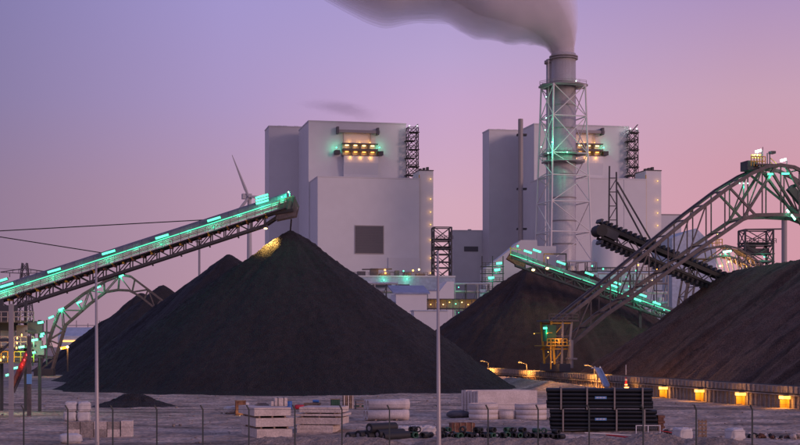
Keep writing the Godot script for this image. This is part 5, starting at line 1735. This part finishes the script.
	for row in 3:
		for i in 26:
			var x := 398.0 + i * 6.4 + row * 3 + r.randf_range(-1.5, 1.5)
			if x > 428 and x < 440: continue
			if row == 2 and (i * 7) % 5 < 2: continue
			var d: float = [110.0, 111.2, 110.7][row]
			var p := on_ground(x, d) + Vector3(0, .2 if row < 2 else .6, 0)
			var ya := r.randf_range(-.7, .7)
			var o := add(self, "pipe_fitting", fit, mats.black_rubber if r.randf() < .85 else mats.green_paint, Transform3D(Basis(Vector3.UP, ya) * Basis(Vector3(1, 0, 0), Vector3(0, 0, -1), Vector3(0, 1, 0)) * Basis.from_scale(Vector3.ONE * r.randf_range(.75, 1.1)), p))
			tag(o, "short black pipe fitting in the %s row, %s" % [["front", "second", "top"][row], "left of the centre light pole" if x < 438 else ("before the rusty skip" if x < 480 else ("below the white concrete rings" if x < 530 else "next to the black pipe stack"))], "pipe fitting", "short black pipe fittings")
			k += 1
	# white plastic sheeting and rusty skip among the fittings
	for q in [[404, 428, "left"], [416, 429, "middle"], [428, 428.5, "right"]]:
		var o := add(self, "plastic_wrap_pack", sack_mesh(60 + int(q[0]), 1.15, .7, .9, .6, .22), mats.bag, Transform3D(Basis(), on_ground(q[0], gnd(435))))
		tag(o, "crumpled white plastic-wrapped pack, %s of three left of the centre pole" % q[2], "pack", "white wrapped packs")
	var fsk := frame(452, gnd(434), 12)
	t = thing("rusty_skip", "low rusty brown steel skip among the pipe fittings", "skip", fw(fsk, 0, 0, 0), fsk.yaw)
	var sw := fl(fsk, 475)
	for e in [[0, sw, -.08, 0.0], [0, sw, -1.0, -.92]]: fbox(t, "side", fsk, e[0], e[1], .05, .85, e[2], e[3], mats.rust)
	for e in [[0, .08], [sw - .08, sw]]: fbox(t, "end", fsk, e[0], e[1], .05, .85, -.92, -.08, mats.rust)
	fbox(t, "floor", fsk, 0.08, sw - .08, .05, .12, -.92, -.08, mats.rust)
	for i in 4: fbox(t, "rib", fsk, sw * (i + .4) / 4, sw * (i + .4) / 4 + .08, .05, .9, 0, .06, mats.timber)
	# barrier before the pipe stack
	var fbr := frame(636, 109, 3)
	t = thing("mesh_barrier", "white wire mesh barrier frame before the right end of the pipe stack", "barrier", fw(fbr, 0, 0, 0), fbr.yaw)
	var bw := fl(fbr, 660)
	for e in [0.0, bw / 2, bw]: fbox(t, "post", fbr, e - .03, e + .03, 0, 1.15, -.03, .03, mats.white_steel)
	for y in [.25, 1.12]: fbox(t, "rail", fbr, 0, bw, y - .03, y + .03, -.02, .02, mats.white_steel)
	for i in 12: fbox(t, "mesh_wire", fbr, bw * i / 12 + .05, bw * i / 12 + .062, .28, 1.1, -.008, .008, mats.white_steel)
	bar(t, "warning_tape", fw(fbr, bw, .75, 0), fw(fbr, bw + 2.4, .35, .2), .02, .06, mats.red_paint)
	bar(t, "warning_tape", fw(fbr, 0, .4, 0), fw(fbr, -3.8, .62, .1), .02, .06, mats.white_steel)
	# red pipe lying before the stack
	t = thing("red_pipe", "red and white pole lying before the black pipe stack", "pole", on_ground(617, 112))
	rod(t, "pole", on_ground(606, 112) + Vector3(0, .32, 0), on_ground(632, 111) + Vector3(0, .12, 0), .06, mats.red_paint)
	# big bags at right
	for q in [[682.5, 443.0, 1.25, 1.15, "taller white bulk bag beside the mesh barrier"], [734.5, 440.0, 1.25, .9, "lower white bulk bag between the two right fence posts"]]:
		var p := on_ground(q[0], gnd(q[1]))
		var o := add(self, "bulk_bag", sack_mesh(int(q[0]), q[2], q[3], 1.1, .42, .12), mats.bag, Transform3D(Basis(Vector3.UP, .5), p))
		tag(o, q[4], "bag", "white bulk bags")
	# brown pallets on edge and dark plants of rubble
	var ft := frame(698, 113, 6)
	t = thing("pallet_on_edge", "brown wooden pallet standing on edge beside the taller right bag", "pallet", fw(ft, 0, 0, 0), ft.yaw)
	for i in 5: fbox(t, "board", ft, 0, .68, .06 + i * .26, .24 + i * .26, -.04, 0, mats.timber)
	for e in [.02, .3, .58]: fbox(t, "stringer", ft, e, e + .08, 0, 1.35, -.14, -.04, mats.timber)
	k = 0
	for q in [[762, 437, 2.4, "dark rubble heap right of the right fence posts"], [789, 438, 2.6, "flat rubble strip at the lower right corner"], [668, 434, 1.3, "dark rubble between barrier and taller bag"], [659, 440, 1.1, "small rubble lumps at the barrier foot"]]:
		t = thing("rubble_heap", q[3], "rubble", on_ground(q[0], gnd(q[1])), 0, "rubble heaps")
		for i in 16:
			var p := on_ground(q[0], gnd(q[1])) + Vector3(r.randf_range(-.5, .5) * q[2], r.randf_range(0, .16), r.randf_range(-.5, .4))
			var s := r.randf_range(.14, .4)
			add(t, "lump", mats.lump_mesh, [mats.rust, mats.wall_concrete, mats.black_rubber, mats.concrete][i % 4], Transform3D(Basis(Vector3(r.randf(), r.randf(), .3).normalized(), r.randf() * 6) * Basis.from_scale(Vector3(s * 1.3, s * .8, s)), p))
	# sand mounds along the lower edge
	for q in [[655, 104.0, .72, "pale sand mound before the mesh barrier"], [712, 103.0, .42, "pale sand mound between the two right bags"], [592, 103.5, .4, "low pale sand mound before the pipe stack"], [498, 103.0, .4, "long low sand ridge before the pipe fittings"], [320, 104.0, .4, "low sand ridge before the slab stacks"]]:
		var p := at(q[0], 345, q[1])
		var half := 3.5 if q[0] < 520 else .7
		heap("sand_mound", q[3], [Vector3(p.x - half, q[2], p.z), Vector3(p.x + half, q[2] * .9, p.z + .1)], .5, .16, "pale_sand", int(q[0]), .2, "sand mounds")
	# scattered stones of the yard
	var mm := MultiMesh.new()
	mm.transform_format = MultiMesh.TRANSFORM_3D
	mm.mesh = mats.lump_mesh
	mm.instance_count = 1300
	for i in 1300:
		var d := r.randf_range(102, 205)
		var p := on_ground(r.randf_range(-20, 820), d)
		var s := r.randf_range(.03, .09) if r.randf() < .93 else r.randf_range(.09, .2)
		mm.set_instance_transform(i, Transform3D(Basis(Vector3.UP, r.randf() * 6) * Basis.from_scale(Vector3(s * 1.4, s * .7, s)), p + Vector3(0, s * .1, 0)))
	var ms := MultiMeshInstance3D.new()
	ms.name = "yard_stones"
	ms.multimesh = mm
	ms.material_override = mats.wall_concrete
	tag(ms, "small stones and clods scattered over the sandy yard", "stones", "", "stuff")
	add_child(ms)

func lump() -> ArrayMesh:
	var m := sack_mesh(3, 1, 1, 1, .7, .35)
	return m

# ---------------------------------------------------------------- everything
func _ready():
	rng.seed = 7
	nz.seed = 11
	nz.frequency = 0.03
	nz.fractal_octaves = 4
	make_view()
	make_materials()
	unit_box = BoxMesh.new()
	unit_tube = tube_mesh(10)
	mats.round_mesh = tube_mesh(24)
	mats.lump_mesh = lump()
	var sm := SphereMesh.new()
	sm.radial_segments = 14
	sm.rings = 8
	sm.radius = .5
	sm.height = 1.0
	mats.bulb_mesh = sm
	make_ground()
	print("ground")
	# coal heaps
	var yardf := frame(555, 249, 11.3)
	var tan36 := .715
	var p := at(290, 231, 245)
	heap("coal_heap", "largest dark cone of coal in front, its crest lit by a floodlight", [p], tan36, .3, "coal", 101, .5, "coal heaps", Color(.92, .92, .95), .25)
	p = at(228, 254, 292)
	heap("coal_heap", "dark coal cone just behind the front heap's left slope", [p, p + Vector3(-7, -4.5, -6)], .76, .5, "coal", 102, .8)
	p = at(163, 285, 372)
	heap("coal_heap", "smaller peaked coal cone second from left among the heaps", [p], .76, .6, "coal", 103, .7)
	p = at(141, 292.5, 398)
	heap("coal_heap", "farthest left coal cone partly hidden by the peaked one", [p, p + Vector3(-8, -6, -5)], .74, .6, "coal", 104, .7)
	p = at(528, 268, 335)
	heap("coal_heap", "middle flat-topped coal heap under the second stacker", [p, at(586, 271, 338)], tan36, .5, "brown_coal", 105, .9, "coal heaps", Color(.36, .355, .385), .18)
	var far := fw(yardf, 36.5, 20.3, -9)
	heap("brown_coal_heap", "long brown-black coal heap behind the retaining wall at right", [far, fw(yardf, 36.5, 20.8, 20), fw(yardf, 37, 20.3, 75)], .73, .5, "brown_coal", 106, 1.9, "coal heaps", Color(.92, .88, .88), .5)
	print("heaps")
	boiler_house("west", {"label": "large grey boiler house at left with a square dark vent in its front", "low_l": 317.7, "low_r": 419.5, "low_t": 177, "up_l": 308.6, "up_r": 406, "up_t": 121.5, "side_l": 299, "back_c": 269, "back_l": 265, "back_t": 126.5, "joints": [420.0], "stair_r": 433.5, "stair_t": 170.5, "stair_lx": 430.6, "stair_lamps": [179, 199, 212, 224.5, 240, 258, 273], "lat_l": 408.5, "lat_r": 418.5, "lat_t": 127, "hop_l": 342, "hop_r": 376, "vent": [355.5, 383, 226, 253]})
	boiler_house("east", {"label": "large grey boiler house at right, half hidden behind the lattice chimney", "low_l": 545, "low_r": 646, "low_t": 177.5, "up_l": 534, "up_r": 628.5, "up_t": 124.5, "side_l": 519, "back_c": 489, "back_l": 482.5, "back_t": 130, "joints": [624.0], "stair_r": 661.5, "stair_t": 170.5, "stair_lx": 657.5, "stair_lamps": [181, 200, 213, 225.5], "lat_l": 629.5, "lat_r": 638, "lat_t": 130, "hop_l": 566, "hop_r": 600})
	plant_buildings()
	chimney()
	wind_turbine()
	pylon()
	print("plant")
	retaining_wall(yardf)
	main_portal(yardf)
	scraper_boom(yardf)
	second_stacker()
	right_background(yardf)
	far_portal()
	stacker()
	transfer_station()
	print("machines")
	yard()
	masts()
	fence()
	smoke()
	print("done")
